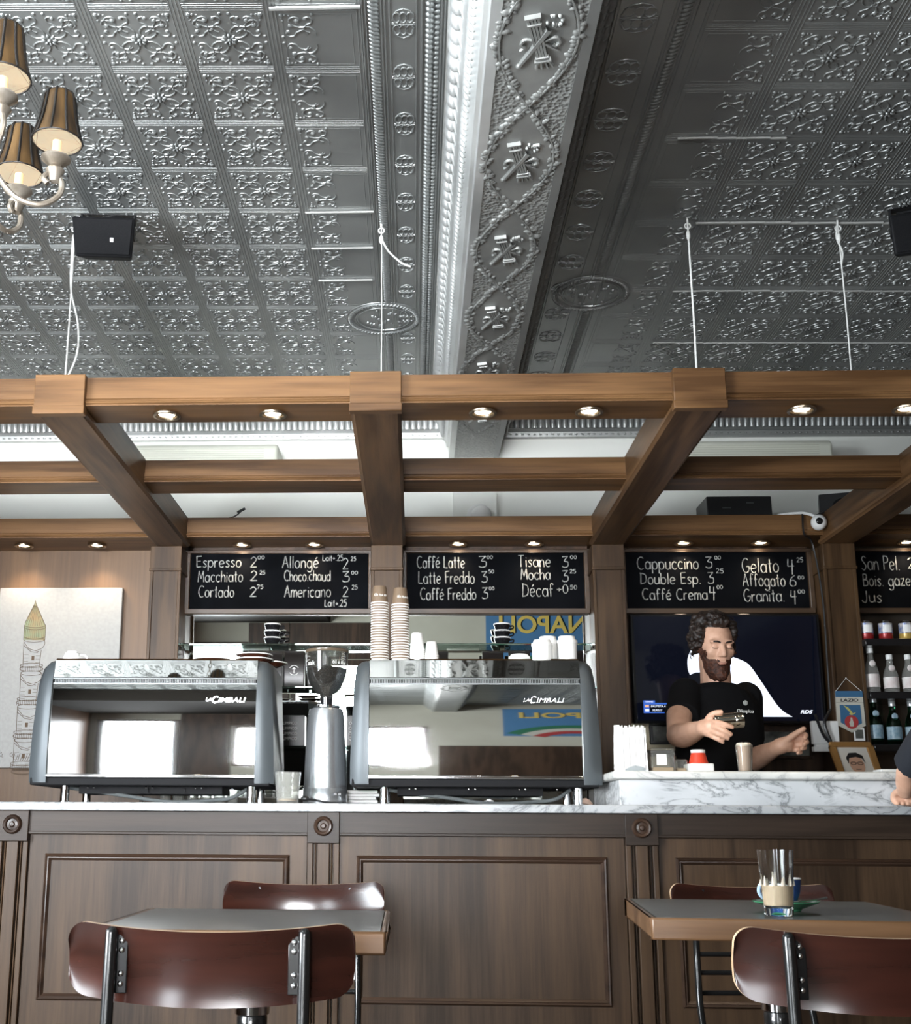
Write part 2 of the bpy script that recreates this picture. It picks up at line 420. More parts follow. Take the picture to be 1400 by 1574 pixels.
# ---------------------------------------------------------------- pressed tin ceiling
class Raw:
    def __init__(self): self.V = []; self.L = []; self.C = []; self.n = 0
    def add(self, V, faces):
        V = np.asarray(V, float); self.V.append(V)
        self.L.extend([i + self.n for q in faces for i in q]); self.C.extend([len(q) for q in faces]); self.n += len(V)
    def addnp(self, V, loops, counts, tiles):
        """V: (T,N,3); template loops"""
        T, Nn = V.shape[0], V.shape[1]
        self.V.append(V.reshape(-1, 3))
        off = (np.arange(T) * Nn)[:, None] + self.n
        self.L.extend((np.asarray(loops)[None, :] + off).ravel().tolist()); self.C.extend(list(counts) * T); self.n += T * Nn
    def build(self, name, mat, smooth=55, parent=None):
        V = np.concatenate(self.V); me = bpy.data.meshes.new(name)
        me.vertices.add(len(V)); me.vertices.foreach_set('co', V.ravel())
        C = np.array(self.C); st = np.concatenate([[0], np.cumsum(C)[:-1]])
        me.loops.add(len(self.L)); me.loops.foreach_set('vertex_index', self.L)
        me.polygons.add(len(C)); me.polygons.foreach_set('loop_start', st.tolist()); me.polygons.foreach_set('loop_total', C.tolist())
        me.update(calc_edges=True); me.validate()
        me.materials.append(M[mat]); finish(me, smooth)
        o = bpy.data.objects.new(name, me); COL.objects.link(o); o.parent = parent
        return o
def half_tube(path, r, h, closed=False):
    """raised bead on the plane; path 2-D; returns verts (x,y,height), faces"""
    p = [np.array(q, float) for q in path]; n = len(p); V = []; F = []
    rr = r if isinstance(r, list) else [r] * n
    for i in range(n):
        t = p[min(i + 1, n - 1)] - p[max(i - 1, 0)]; t /= (np.linalg.norm(t) + 1e-9); s = np.array([-t[1], t[0]])
        for a, k in ((-1, 0.0), (-0.55, 0.85), (0.55, 0.85), (1, 0.0)):
            q = p[i] + s * a * rr[i]; V.append((q[0], q[1], k * h))
    for i in range(n - 1):
        for j in range(3): F.append((4 * i + j, 4 * i + j + 1, 4 * i + j + 5, 4 * i + j + 4))
    return V, F
def dome(x, y, rx, ry, h, seg=6, ang=0.0):
    V = []; F = []; ca, sa = math.cos(ang), math.sin(ang)
    for k, (a, b) in enumerate(((1.0, 0.0), (0.8, 0.62))):
        for j in range(seg):
            t = 2 * PI * j / seg; u, v = rx * a * math.cos(t), ry * a * math.sin(t)
            V.append((x + u * ca - v * sa, y + u * sa + v * ca, h * b))
    V.append((x, y, h))
    for j in range(seg):
        q = (j + 1) % seg; F.append((j, q, seg + q, seg + j)); F.append((seg + j, seg + q, 2 * seg))
    return V, F
def tile_template(half=0):
    V = []; F = []
    def add(a):
        o = len(V); V.extend(a[0]); F.extend([tuple(i + o for i in q) for q in a[1]])
    for u in (-.478, -.44, .44, .478): add(half_tube([(u, -.5), (u, .5)], .007, .0065))
    for v in (-.482, -.45, .45, .482): add(half_tube([(-.43, v), (.43, v)], .005, .0042))
    if half: 
        for u in (-.38, .38): add(half_tube([(u, -.40), (u, .40)], .005, .0045))
        for v in (-.40, .40): add(half_tube([(-.38, v), (.38, v)], .0045, .0035))
    s1 = crom([(.07, .03), (.14, .035), (.21, .10), (.20, .20), (.245, .29), (.325, .305), (.36, .24), (.325, .195), (.29, .215)], 3)
    s2 = crom([(.12, .10), (.155, .17), (.12, .24), (.07, .27), (.06, .33), (.105, .36), (.135, .33)], 3)
    for sx in (-1, 1):
        if half and sx * half < 0: continue
        for sy in (-1, 1):
            for s in (s1, [q[::-1] for q in s1], s2, [q[::-1] for q in s2]):
                if half and s is s1: continue
                add(half_tube([(sx * (q[0]), sy * q[1]) for q in s], .0090, .0125))
            for (x, y, r) in ((.30, .225, .032), (.225, .30, .032), (.13, .335, .026), (.335, .13, .026), (.385, .385, .030), (.345, .385, .018),
                              (.385, .345, .018), (.05, .40, .022), (.40, .05, .022), (.165, .165, .022), (.30, .38, .016), (.38, .30, .016)):
                add(dome(sx * x, sy * y, r, r, r * .75))
    if not half:
        for k in range(8):
            a = k * PI / 4; add(dome(.062 * math.cos(a), .062 * math.sin(a), .034, .019, .03, 6, a))
        add(dome(0, 0, .025, .025, .04))
    return np.array(V), [i for q in F for i in q], [len(q) for q in F]
ceil = Raw()
ceil.add([(WXL, WYF, ZC), (WXR, WYF, ZC), (WXR, WYB, ZC), (WXL, WYB, ZC)], [(3, 2, 1, 0)])
def lay(temp, cells, sx, sy):
    V, lo, co = temp
    A = np.empty((len(cells), len(V), 3))
    for k, (cx, cy) in enumerate(cells):
        A[k, :, 0] = cx + V[:, 0] * sx
        A[k, :, 1] = cy + V[:, 1] * sy + .030 * (V[:, 0] * sx)
        A[k, :, 2] = ZC - V[:, 2] * (sx + sy) / 2
    ceil.addnp(A, lo, co, len(cells))
TL, TR, TY = .2215, .236, .2325
rows = range(-22, 11)
full = tile_template(0)
lay(full, [(-.336 - (i + .5) * TL, 2.613 + (j + .5) * TY + .030 * (-(i + .5) * TL + .2)) for i in range(12) for j in rows], TL, TY)
lay(full, [(.924 + (i + .5) * TR, 2.498 + (j + .5) * TY + .030 * ((i + .5) * TR)) for i in range(10) for j in rows], TR, TY)
lay(tile_template(-1), [(-.2265, 2.613 + (j + .5) * TY + .012) for j in rows], .219, TY)
lay(tile_template(1), [(.8085, 2.498 + (j + .5) * TY) for j in rows], .231, TY)
def emb(a, x0=0.0, y0=0.0, k=1.0):
    V, F = a; ceil.add([(x0 + p[0] * k, y0 + p[1] * k, ZC - p[2] * k) for p in V], [q[::-1] for q in F])
Y0, Y1 = 0.6, 5.0
RINGS = ((-.108, 4.12), (.645, 3.93))
for rope_x, lo, hi in ((-.0905, -.117, -.064), (.648, .621, .675)):
    for x in (lo, lo + .008, hi - .008, hi): emb(half_tube([(x, Y0), (x, Y1)], .0022, .004))
    y = Y0
    while y < Y1:
        ring = RINGS[0] if rope_x < 0 else RINGS[1]
        if abs(y - ring[1]) > .15: emb(dome(rope_x, y, .016, .0070, .008, 6, .5 if rope_x < 0 else -.5))
        y += .0145
for rx, ry in RINGS:
    for R, w_, h in ((.142, .0025, .003), (.128, .009, .007), (.108, .003, .003), (.099, .003, .005)):
        emb(half_tube([(rx + R * math.cos(a), ry + R * math.sin(a)) for a in np.linspace(0, 2 * PI, 49)], w_, h))
    for k in range(60):
        a = 2 * PI * k / 60; emb(dome(rx + .128 * math.cos(a), ry + .128 * math.sin(a), .009, .005, .011, 6, a + .6))
    for k in range(26):
        r_, a = .085 * math.sqrt(random.random()), random.random() * 2 * PI
        emb(dome(rx + r_ * math.cos(a), ry + r_ * math.sin(a), .008, .006, .008, 6, a))
for cx, hw in ((-.020, .032), (.540, .05)):
    for x in (cx - hw, cx + hw): emb(half_tube([(x, Y0), (x, Y1)], .002, .0035))
    y = 1.02
    while y < Y1:
        for sy in (-1, 1):
            emb(half_tube([(cx - hw * .9, y + sy * .003), (cx + hw * .9, y + sy * .003)], .0018, .003))
            for ox in (-.5, 0, .5):
                emb(half_tube([(cx + hw * (ox + .28 * math.cos(a)), y + sy * (.022 + .018 * math.sin(a))) for a in np.linspace(0, 2 * PI, 11)], .0018, .004))
            emb(half_tube([(cx - hw * .85, y + sy * .012), (cx - hw * .5, y + sy * .045), (cx, y + sy * .052), (cx + hw * .5, y + sy * .045), (cx + hw * .85, y + sy * .012)], .0016, .003))
        y += .205
for cx in (.052, .455):
    for x in (cx - .027, cx + .02, cx + .028): emb(half_tube([(x, Y0), (x, Y1)], .003, .006))
    y = Y0
    while y < Y1:
        emb(dome(cx - .008, y, .012, .0085, .012, 6, .3)); emb(dome(cx + .009, y + .008, .008, .006, .008)); y += .019
structure(ceil.build('ceiling', 'tin'))

# ---------------------------------------------------------------- ceiling beam with garland ovals
BX0, BX1, BZ = .166, .383, 2.60
bm_ = Raw()
b_ = MB().box(BX0, BX1, WYF, 5.058, BZ, ZC - .001)
bm_.add(b_.v, b_.f)
structure(bm_.build('trim_4', 'tin_hammer', 30))
gar = Raw(); field = Raw()
def ge(a, mx=0.0, my=0.0, ang=0.0, base=0.0):
    V, F = a; ca, sa = math.cos(ang), math.sin(ang)
    gar.add([(mx + p[0] * ca - p[1] * sa, my + p[0] * sa + p[1] * ca, BZ - p[2] - base) for p in V], [q[::-1] for q in F])
BC = .270; PIT = .4597; NODE = 2.424
for k in range(-5, 6):
    ya = NODE + (k - 1) * PIT
    if ya > 5.05: continue
    # smooth almond field inside the garland
    outl = [(BC + .077 * math.sin(PI * t), ya + PIT * t) for t in np.linspace(.02, .98, 15)] + [(BC - .077 * math.sin(PI * t), ya + PIT * t) for t in np.linspace(.98, .02, 15)]
    outl = [(x, min(y, 5.05)) for x, y in outl]
    field.add([(x, y, BZ - .0015) for x, y in outl], [tuple(range(30))[::-1]])
    for sg in (-1, 1):
        ge(half_tube([(BC + sg * .084 * math.sin(PI * t), min(ya + PIT * t, 5.05)) for t in np.linspace(0, 1, 17)], .0035, .006))
        n = 52
        for q in range(n):
            t = (q + random.random() * .6) / n; o = random.choice((-1, 1)) * (.004 + .006 * random.random())
            y = ya + PIT * t
            if y > 5.045: continue
            r = .0055 + .004 * random.random()
            ge(dome(BC + sg * .084 * math.sin(PI * t) + o, y, r * 1.5, r, r * .75, 6, random.random() * 3))
    yc = ya + PIT / 2
    if yc > 4.95: continue
    # quiver
    a = -.25
    for off in (-.011, -.0035, .0035, .011): ge(half_tube([(off, -.080), (off * .8, .055)], .0045, .010), BC, yc, a)
    for yy, ww in ((-.082, .017), (-.06, .015), (.05, .014), (.062, .018)): ge(half_tube([(-ww, yy), (ww, yy)], .0045, .013), BC, yc, a)
    for off in (-.014, -.005, .005, .014): ge(half_tube([(off * .8, .062), (off * 1.3, .088)], .0035, .010), BC, yc, a)
    # torch
    a = .42
    ge(half_tube([(0, -.045), (0, .085)], [.0095, .004], .011), BC, yc, a)
    ge(dome(0, .088, .006, .009, .010), BC, yc, a)
    for q in range(12): ge(dome((random.random() - .5) * .030, -.055 - random.random() * .032, .006, .005, .010), BC, yc, a)
    # ribbon
    ge(half_tube(crom([(.012, -.004), (.035, -.014), (.046, .000), (.038, .012), (.030, .006)], 4), .004, .009), BC, yc)
    ge(half_tube(crom([(.012, .004), (.030, .018), (.042, .026)], 4), .004, .009), BC, yc)
    ge(half_tube(crom([(-.012, -.004), (-.030, -.006), (-.036, .010), (-.028, .020), (-.036, .030)], 4), .004, .008), BC, yc)
structure(gar.build('trim_5', 'tin_relief', 60))
structure(field.build('trim_13', 'tin_relief', 0))
# cornice along both flanks of the beam, with rows of eggs
def cornice_side(sg, name, mat):
    X = (lambda d: BX0 - d) if sg < 0 else (lambda d: BX1 + d)
    prof = [(.080, ZC), (.080, ZC - .012), (.070, ZC - .018), (.068, 2.800), (.060, 2.770), (.045, 2.725), (.028, 2.690), (.016, 2.675), (.014, 2.655), (.004, 2.650), (.004, 2.600), (-.02, 2.598), (-.02, ZC)]
    r = Raw(); b = MB().prism([(X(d), z) for d, z in prof], 'Y', WYF, 5.06); r.add(b.v, b.f)
    y = .7
    while y < 5.0:
        for (d, z, rr, hh) in ((.060, 2.783, .023, .034),):
            b = MB().ball((X(d), y, z), .020, rr, hh, 10, 6); r.add(b.v, b.f)
        b = MB().tube([(X(.066), y - .024, z + .02) for z in (2.79,)] + [(X(.058), y - .020, 2.765), (X(.048), y, 2.742), (X(.058), y + .020, 2.765), (X(.066), y + .024, 2.81)], .005, 5); r.add(b.v, b.f)
        for q in (0, .025):
            b = MB().ball((X(.030), y + q, 2.710), .014, .011, .026, 8, 5); r.add(b.v, b.f)
        y += .050
    structure(r.build(name, mat, 50))
cornice_side(-1, 'trim_6', 'tin_lit')
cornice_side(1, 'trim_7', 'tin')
def cornice_wall(x0, x1, name):
    Wy = WYB; r = Raw()
    prof = [(Wy, 2.700), (Wy - .028, 2.700), (Wy - .032, 2.722), (Wy - .022, 2.727), (Wy - .030, 2.733), (Wy - .036, 2.748), (Wy - .030, 2.752), (Wy - .046, 2.775), (Wy - .075, 2.805), (Wy - .105, 2.822), (Wy - .125, 2.832), (Wy - .125, ZC), (Wy, ZC)]
    b = MB().prism(prof, 'X', x0, x1); r.add(b.v, b.f)
    x = max(x0, -2.2) + .014
    while x < min(x1, 3.0) - .01:
        b = MB().tube([(x, Wy - .038, 2.738), (x, Wy - .046, 2.772), (x, Wy - .075, 2.803), (x, Wy - .112, 2.826)], .0128, 10); r.add(b.v, b.f)
        b = MB().ball((x, Wy - .033, 2.711), .007, .003, .004, 6, 4); r.add(b.v, b.f)
        x += .027
    structure(r.build(name, 'tin_lit' if x0 < 0 else 'tin', 50))  # left run takes the brighter copy, light put into its colour
cornice_wall(WXL, BX0 - .02, 'trim_8')
cornice_wall(BX1 + .02, WXR, 'trim_9')
structure(MB().box(.180, .374, 5.062, WYB, 0, BZ).build('trim_10', 'white_wall'))
# ================================================================ BAR CANOPY (beams with downlights)
canopy = thing('bar_canopy', 'brown walnut beam grid hanging from ropes over the whole bar', 'canopy', (0.35, 3.9, 2.126))
def moulded_beam(name, yf, d, z0, z1, x0, x1):
    # fascia with two beads along its lower edge; section in Y-Z
    pr = [(yf, z1), (yf, z0 + .022), (yf + .004, z0 + .020), (yf + .004, z0 + .016), (yf - .006, z0 + .014), (yf - .009, z0 + .010), (yf - .006, z0 + .006),
          (yf - .001, z0 + .004), (yf - .001, z0), (yf + d, z0), (yf + d, z1)]
    return MB().prism(pr, 'X', x0, x1).build(name, 'canopy_x', canopy, 25)
moulded_beam('front_beam', 3.172, .148, 2.154, 2.240, -2.4, 2.9)
moulded_beam('middle_beam', 3.962, .148, 2.162, 2.243, -2.4, 2.9)
moulded_beam('back_beam', 4.762, .240, 2.160, 2.246, -2.4, 2.9)
RAFT = (-1.021, -.106, .811, 1.757)
for rx in RAFT:
    h = .066
    pr = [(rx - h, 2.245), (rx - h + .003, 2.150), (rx - h - .007, 2.144), (rx - h - .007, 2.133), (rx - h, 2.130), (rx - h + .004, 2.126),
          (rx + h - .004, 2.126), (rx + h, 2.130), (rx + h + .007, 2.133), (rx + h + .007, 2.144), (rx + h - .003, 2.150), (rx + h, 2.245)]
    MB().prism(pr, 'Y', 3.165, 4.800).build('rafter', 'canopy_y', canopy, 25)
    MB().box(rx - .0735, rx + .0735, 3.148, 3.172, 2.143, 2.243).box(rx - .0755, rx + .0755, 3.145, 3.176, 2.122, 2.146).build('end_block', 'canopy_x', canopy, 25, bevel=.002)
# downlights
def downlight(x, y, z, label, group, watts, tilt=0.0):
    t = thing('downlight', label, 'downlight', (x, y, z), 0, group)
    MB().lathe([(.030, -.001), (.036, .000), (.041, -.003), (.040, -.007), (.033, -.008), (.029, -.003), (.028, .012)], 28).build('trim_ring', 'brass_ring', t, local=True)
    MB().lathe([(.0, -.002), (.014, -.004), (.024, -.001), (.027, .004)], 20).build('bulb', 'bulb', t, local=True)
    l = bpy.data.lights.new('downlight_beam', 'SPOT'); l.energy = watts; l.color = (1.0, .80, .56); l.spot_size = 1.9; l.spot_blend = .8; l.shadow_soft_size = .025
    o = bpy.data.objects.new('downlight_beam', l); COL.objects.link(o); o.parent = t; o.location = (0, 0, -.012)
    o.rotation_euler = (tilt, 0, 0)
M['brass_ring'] = P('satin_nickel_ring', (0.42, 0.34, 0.25), 0.3, 1.0)
FL = ((-.726, 'left bay, nearer the left end block'), (-.411, 'left bay, nearer the middle end block'), (.205, 'middle bay, under the carved ceiling beam'),
      (.513, 'middle bay, nearer the right end block'), (1.122, 'right bay beside the right end block'), (1.421, 'right bay at the picture edge'))
for x, s in FL: downlight(x, 3.245, 2.152, 'round downlight in the front beam, ' + s, 'downlights in the front beam', 3, .25)
BL = ((-1.694, 'above the tower painting, further from the column'), (-1.373, 'above the tower painting, nearer the column'), (-.739, 'above the Espresso column of the first board'),
      (-.426, 'above the Americano column of the first board'), (.193, 'above the Latte column of the second board'), (.517, 'above the Mocha column of the second board'),
      (1.150, 'above the Cappuccino column of the third board'), (1.473, 'above the Gelato column of the third board'), (2.083, 'above the rightmost menu board listing Jus'))
for x, s in BL: downlight(x, 4.885, 2.158, 'round downlight in the back beam ' + s, 'downlights in the back beam', 5 if x < -1 else 1.6, 0.12)

# ================================================================ BACK BAR
backbar = thing('back_bar', 'tall brown walnut back bar with columns, mirrors and golden panelling', 'back bar', (0.35, 4.9, 0))
MB().box(-2.6, -1.085, 5.0, 5.03, 0, 2.16).build('wood_panel', 'panel_z', backbar)
CX = (-1.045, -.111, .811, 1.757)
for cx in CX:
    c = MB().box(cx - .060, cx + .060, 4.787, 5.09, 0, 2.125).box(cx - .066, cx - .052, 4.781, 4.80, 0, 2.03).box(cx + .052, cx + .066, 4.781, 4.80, 0, 2.03).build('column', 'column_z', backbar, bevel=.002)
    MB().box(cx - .066, cx + .066, 4.776, 5.09, 2.024, 2.126).box(cx - .069, cx + .069, 4.772, 5.09, 2.018, 2.030).build('capital', 'column_z', c, bevel=.002)
def mirror(x0, x1):
    m_ = MB(); d = .037
    m_.add([(x0, 4.985, 1.05), (x1, 4.985, 1.05), (x1, 4.985 - d, 1.88), (x0, 4.985 - d, 1.88), (x0, 5.0, 1.05), (x1, 5.0, 1.05), (x1, 5.0 - d, 1.88), (x0, 5.0 - d, 1.88)],
           [(0, 1, 2, 3), (4, 7, 6, 5), (0, 4, 5, 1), (1, 5, 6, 2), (2, 6, 7, 3), (3, 7, 4, 0)])
    m_.build('mirror', 'mirror', backbar, 0)
mirror(-.985, -.171); mirror(-.051, .751)
MB().box(-.985, -.171, 4.95, 5.09, 1.88, 2.16).box(-.051, .751, 4.95, 5.09, 1.88, 2.16).box(-.985, -.171, 5.0, 5.09, .9, 1.88).box(-.051, .751, 5.0, 5.09, .9, 1.88).build('backing_board', 'dark_wood', backbar)
MB().box(.871, 1.697, 4.98, 5.09, .9, 2.16).build('backing_board', 'dark_wood', backbar)
M['smoke_mirror'] = P('smoked_back_panel', (0.10, 0.085, 0.07), 0.12, 0.6)
MB().box(1.817, 2.6, 4.98, 5.09, .9, 2.16).build('shelf_backing', 'smoke_mirror', backbar)
MB().box(-2.6, 2.6, 4.72, 5.09, .88, .92).build('worktop', 'dark_wood', backbar, bevel=.003)
cb = MB()
for k in range(10): cb.box(-2.6 + k * .52, -2.09 + k * .52, 4.76, 5.08, 0.0, .88)
cb.build('cupboard_front', 'dark_wood', backbar, bevel=.004)

# ---------------------------------------------------------------- chalkboards
GLY = {}
def arc(cx, cy, rx, ry, a0, a1, n=12):
    return [(cx + rx * math.cos(math.radians(a0 + (a1 - a0) * k / n)), cy + ry * math.sin(math.radians(a0 + (a1 - a0) * k / n))) for k in range(n + 1)]
def cv(*p): return [tuple(q) for q in crom(p, 4)]
O = arc(.2, .3, .2, .3, 20, 380)
GLY.update({
 'A': (.5, [[(0, 0), (.25, 1), (.5, 0)], [(.1, .36), (.42, .38)]]), 'B': (.4, [[(0, 0), (0, 1)], cv((0, 1), (.28, .95), (.28, .62), (0, .53), (.36, .45), (.36, .06), (0, 0))]),
 'C': (.5, [arc(.3, .5, .3, .5, 50, 305)]), 'D': (.48, [[(0, 0), (.03, 1)], cv((-.05, .98), (.36, .85), (.46, .5), (.36, .12), (-.03, 0))]),
 'E': (.4, [[(.4, 1), (0, .97), (.03, 0), (.4, .03)], [(.02, .52), (.34, .54)]]), 'F': (.38, [[(.4, 1), (0, .96), (.02, 0)], [(.02, .52), (.32, .54)]]),
 'G': (.52, [arc(.28, .5, .28, .5, 50, 320), [(.5, .2), (.52, .44), (.3, .42)]]), 'J': (.34, [cv((.3, 1), (.3, .3), (.2, 0), (.03, .08), (0, .22))]),
 'L': (.38, [[(.02, 1), (0, .02), (.38, 0)]]), 'M': (.56, [[(0, 0), (.07, 1), (.28, .3), (.49, 1), (.56, 0)]]),
 'P': (.38, [[(0, 0), (.02, 1)], cv((0, 1), (.34, .93), (.34, .58), (.02, .48))]), 'S': (.4, [cv((.4, .86), (.22, 1), (.04, .8), (.2, .55), (.37, .28), (.2, 0), (0, .12))]),
 'T': (.5, [[(0, .98), (.5, 1)], [(.25, 1), (.23, 0)]]),
 'a': (.42, [O, [(.4, .6), (.42, 0)]]), 'b': (.4, [[(0, 1), (0, 0)], O]), 'c': (.36, [arc(.2, .3, .2, .3, 45, 315)]), 'd': (.42, [O, [(.4, 1), (.42, 0)]]),
 'e': (.4, [[(.02, .28), (.38, .34)], arc(.2, .3, .2, .3, 10, 315)]), 'f': (.3, [cv((.34, .9), (.22, 1), (.12, .84), (.12, 0)), [(0, .56), (.28, .58)]]),
 'g': (.42, [O, cv((.4, .6), (.42, 0), (.36, -.28), (.16, -.34), (.02, -.22))]), 'h': (.36, [[(0, 1), (0, 0)], cv((0, .36), (.18, .6), (.34, .46), (.35, 0))]),
 'i': (.08, [[(.04, .58), (.04, 0)], [(.04, .78), (.05, .82)]]), 'l': (.08, [[(.04, 1), (.04, 0)]]),
 'm': (.52, [[(0, .6), (0, 0)], cv((0, .38), (.14, .6), (.25, .45), (.25, 0)), cv((.25, .38), (.39, .6), (.5, .45), (.52, 0))]),
 'n': (.36, [[(0, .6), (0, 0)], cv((0, .38), (.18, .6), (.33, .45), (.35, 0))]), 'o': (.4, [O]), 'p': (.4, [[(0, .6), (0, -.32)], O]),
 'r': (.26, [[(0, .6), (0, 0)], cv((0, .36), (.12, .56), (.26, .56))]), 's': (.3, [cv((.3, .52), (.16, .6), (.04, .47), (.17, .31), (.29, .15), (.14, 0), (0, .08))]),
 't': (.26, [[(.13, .92), (.13, .02), (.22, 0)], [(0, .60), (.26, .62)]]), 'u': (.38, [cv((0, .6), (.02, .12), (.18, 0), (.34, .14), (.36, .6)), [(.36, .6), (.38, 0)]]),
 'z': (.34, [[(0, .58), (.32, .6), (0, 0), (.34, .02)]]), 'é': (.4, [[(.02, .28), (.38, .34)], arc(.2, .3, .2, .3, 10, 315), [(.16, .74), (.30, .90)]]),
 '.': (.1, [[(.04, 0), (.06, .05)]]), '+': (.36, [[(0, .4), (.36, .4)], [(.18, .22), (.18, .58)]]), ' ': (.22, []),
 '0': (.4, [arc(.2, .5, .2, .5, 90, 450)]), '2': (.42, [cv((.02, .8), (.2, 1), (.38, .76), (.2, .36), (0, .02)), [(0, .02), (.42, .03)]]),
 '3': (.4, [[(.02, .97), (.36, 1)], cv((.36, 1), (.14, .58), (.36, .5), (.36, .1), (.14, 0), (0, .1))]), '4': (.44, [[(.06, 1), (.02, .5), (.44, .52)], [(.34, .95), (.30, -.08)]]),
 '5': (.4, [[(.38, 1), (.06, .98), (.04, .58)], cv((.04, .58), (.3, .6), (.38, .3), (.24, .02), (0, .08))]), '6': (.4, [cv((.34, .98), (.1, .7), (.0, .3)), arc(.2, .27, .2, .27, 0, 360)]),
 '7': (.4, [[(0, .98), (.4, 1), (.14, 0)]])})
def chalk_text(mb, s, x, z, w, h, y):
    tot = sum(GLY[c][0] for c in s) + .14 * (len(s) - 1)
    kx = w / max(tot, .3); ux = 0.0
    r = .0023 if h > .03 else .0017
    for c in s:
        wd, st = GLY[c]
        jz = (random.random() - .5) * .04 * h
        for p in st:
            pts = [(x + (ux + q[0]) * kx, y, z + jz + q[1] * h) for q in p]
            segs = [pts] if len(pts) > 5 else list(zip(pts[:-1], pts[1:]))
            for sg in segs:
                sg = list(sg)
                if len(sg) == 2: sg = [sg[0], tuple((a + b_) / 2 for a, b_ in zip(*sg)), sg[1]]
                mb.tube(sg, [r * (.75 + .5 * random.random()) for _ in sg], 5)
        ux += wd + .14
T1 = [('Espresso', -0.942, 2.067, 0.194, 0.049), ('2', -0.706, 2.066, 0.027, 0.046), ('00', -0.675, 2.102, 0.028, 0.015), ('Macchiato', -0.933, 2.002, 0.194, 0.049), ('2', -0.704, 2.005, 0.028, 0.044), ('25', -0.665, 2.034, 0.023, 0.017), ('Cortado', -0.928, 1.934, 0.153, 0.05), ('2', -0.705, 1.936, 0.028, 0.043), ('75', -0.675, 1.971, 0.026, 0.017), ('Allongé', -0.567, 2.063, 0.156, 0.052), ('Lait+.25', -0.392, 2.094, 0.088, 0.026), ('2', -0.304, 2.056, 0.023, 0.049), ('25', -0.27, 2.093, 0.022, 0.018), ('Choco.chaud', -0.557, 2.005, 0.199, 0.046), ('3', -0.306, 2.001, 0.031, 0.046), ('00', -0.267, 2.033, 0.027, 0.014), ('Americano', -0.555, 1.933, 0.199, 0.052), ('2', -0.303, 1.935, 0.023, 0.046), ('25', -0.264, 1.967, 0.023, 0.02), ('Lait+.25', -0.38, 1.892, 0.093, 0.031)]
T2 = [('Caffé Latte', 0.017, 2.061, 0.204, 0.052), ('3', 0.282, 2.063, 0.034, 0.049), ('00', 0.318, 2.1, 0.024, 0.014), ('Latte Freddo', 0.023, 1.992, 0.239, 0.053), ('3', 0.293, 1.997, 0.025, 0.048), ('50', 0.324, 2.037, 0.022, 0.015), ('Caffé Freddo', 0.031, 1.921, 0.237, 0.051), ('3', 0.294, 1.926, 0.025, 0.048), ('00', 0.325, 1.963, 0.021, 0.014), ('Tisane', 0.451, 2.064, 0.138, 0.051), ('3', 0.639, 2.062, 0.027, 0.048), ('00', 0.675, 2.099, 0.026, 0.014), ('Mocha', 0.462, 2.008, 0.125, 0.048), ('3', 0.637, 1.999, 0.027, 0.048), ('25', 0.671, 2.036, 0.025, 0.017), ('Décaf', 0.468, 1.934, 0.128, 0.057), ('+0', 0.613, 1.948, 0.047, 0.039), ('.50', 0.663, 1.965, 0.035, 0.018)]
T3 = [('Cappuccino', 0.959, 2.052, 0.258, 0.054), ('3', 1.248, 2.057, 0.028, 0.048), ('00', 1.288, 2.094, 0.025, 0.015), ('Double Esp.', 0.97, 1.988, 0.253, 0.048), ('3', 1.253, 1.989, 0.026, 0.048), ('25', 1.291, 2.034, 0.03, 0.02), ('Caffé Crema', 0.975, 1.919, 0.272, 0.048), ('4', 1.257, 1.921, 0.025, 0.056), ('00', 1.29, 1.966, 0.024, 0.015), ('Gelato', 1.402, 2.036, 0.152, 0.063), ('4', 1.592, 2.033, 0.027, 0.062), ('25', 1.633, 2.081, 0.025, 0.02), ('Affogato', 1.4, 1.977, 0.177, 0.054), ('6', 1.597, 1.976, 0.026, 0.048), ('00', 1.633, 2.007, 0.024, 0.014), ('Granita.', 1.401, 1.91, 0.168, 0.054), ('4', 1.596, 1.903, 0.024, 0.056), ('00', 1.628, 1.945, 0.027, 0.016)]
T4 = [('San Pel.', 1.903, 2.046, 0.157, 0.06), ('2', 2.096, 2.051, 0.027, 0.048), ('00', 2.131, 2.085, 0.025, 0.016), ('Bois. gazeuses', 1.904, 1.977, 0.282, 0.051), ('Jus', 1.893, 1.906, 0.079, 0.05)]
def chalkboard(x0, x1, T, label):
    z0, z1 = 1.858, 2.138; t = .021
    o = thing('menu_board', label, 'menu board', ((x0 + x1) / 2, 4.94, z0), 0, 'chalk menu boards')
    f = MB(); y0, y1 = 4.912, 4.949
    f.box(x0, x1, y0, y1, z1 - t * .6, z1).box(x0, x1, y0, y1, z0, z0 + t).box(x0, x0 + t * .9, y0, y1, z0 + t, z1 - t * .6).box(x1 - t * .9, x1, y0, y1, z0 + t, z1 - t * .6)
    f.build('frame', 'board_frame', o, bevel=.003)
    MB().box(x0 + .01, x1 - .01, 4.928, 4.945, z0 + .01, z1 - .01).build('slate', 'slate', o)
    for lo, hi in ((-9, (x0 + x1) / 2), ((x0 + x1) / 2, 9)):
        mb = MB()
        for s, x, z, w, h in T:
            if lo <= x < hi: chalk_text(mb, s, x, z, w, h, 4.9275)
        if mb.v: mb.build('chalk_lettering', 'chalk', o, 60)
chalkboard(-.985, -.175, T1, 'black chalk menu board listing Espresso, Macchiato and Cortado')
chalkboard(-.047, .749, T2, 'black chalk menu board listing Caffé Latte, Tisane and Mocha')
chalkboard(.888, 1.692, T3, 'black chalk menu board over the television listing Cappuccino and Gelato')
chalkboard(1.855, 2.60, T4, 'black chalk menu board listing Jus, cut by the picture edge')

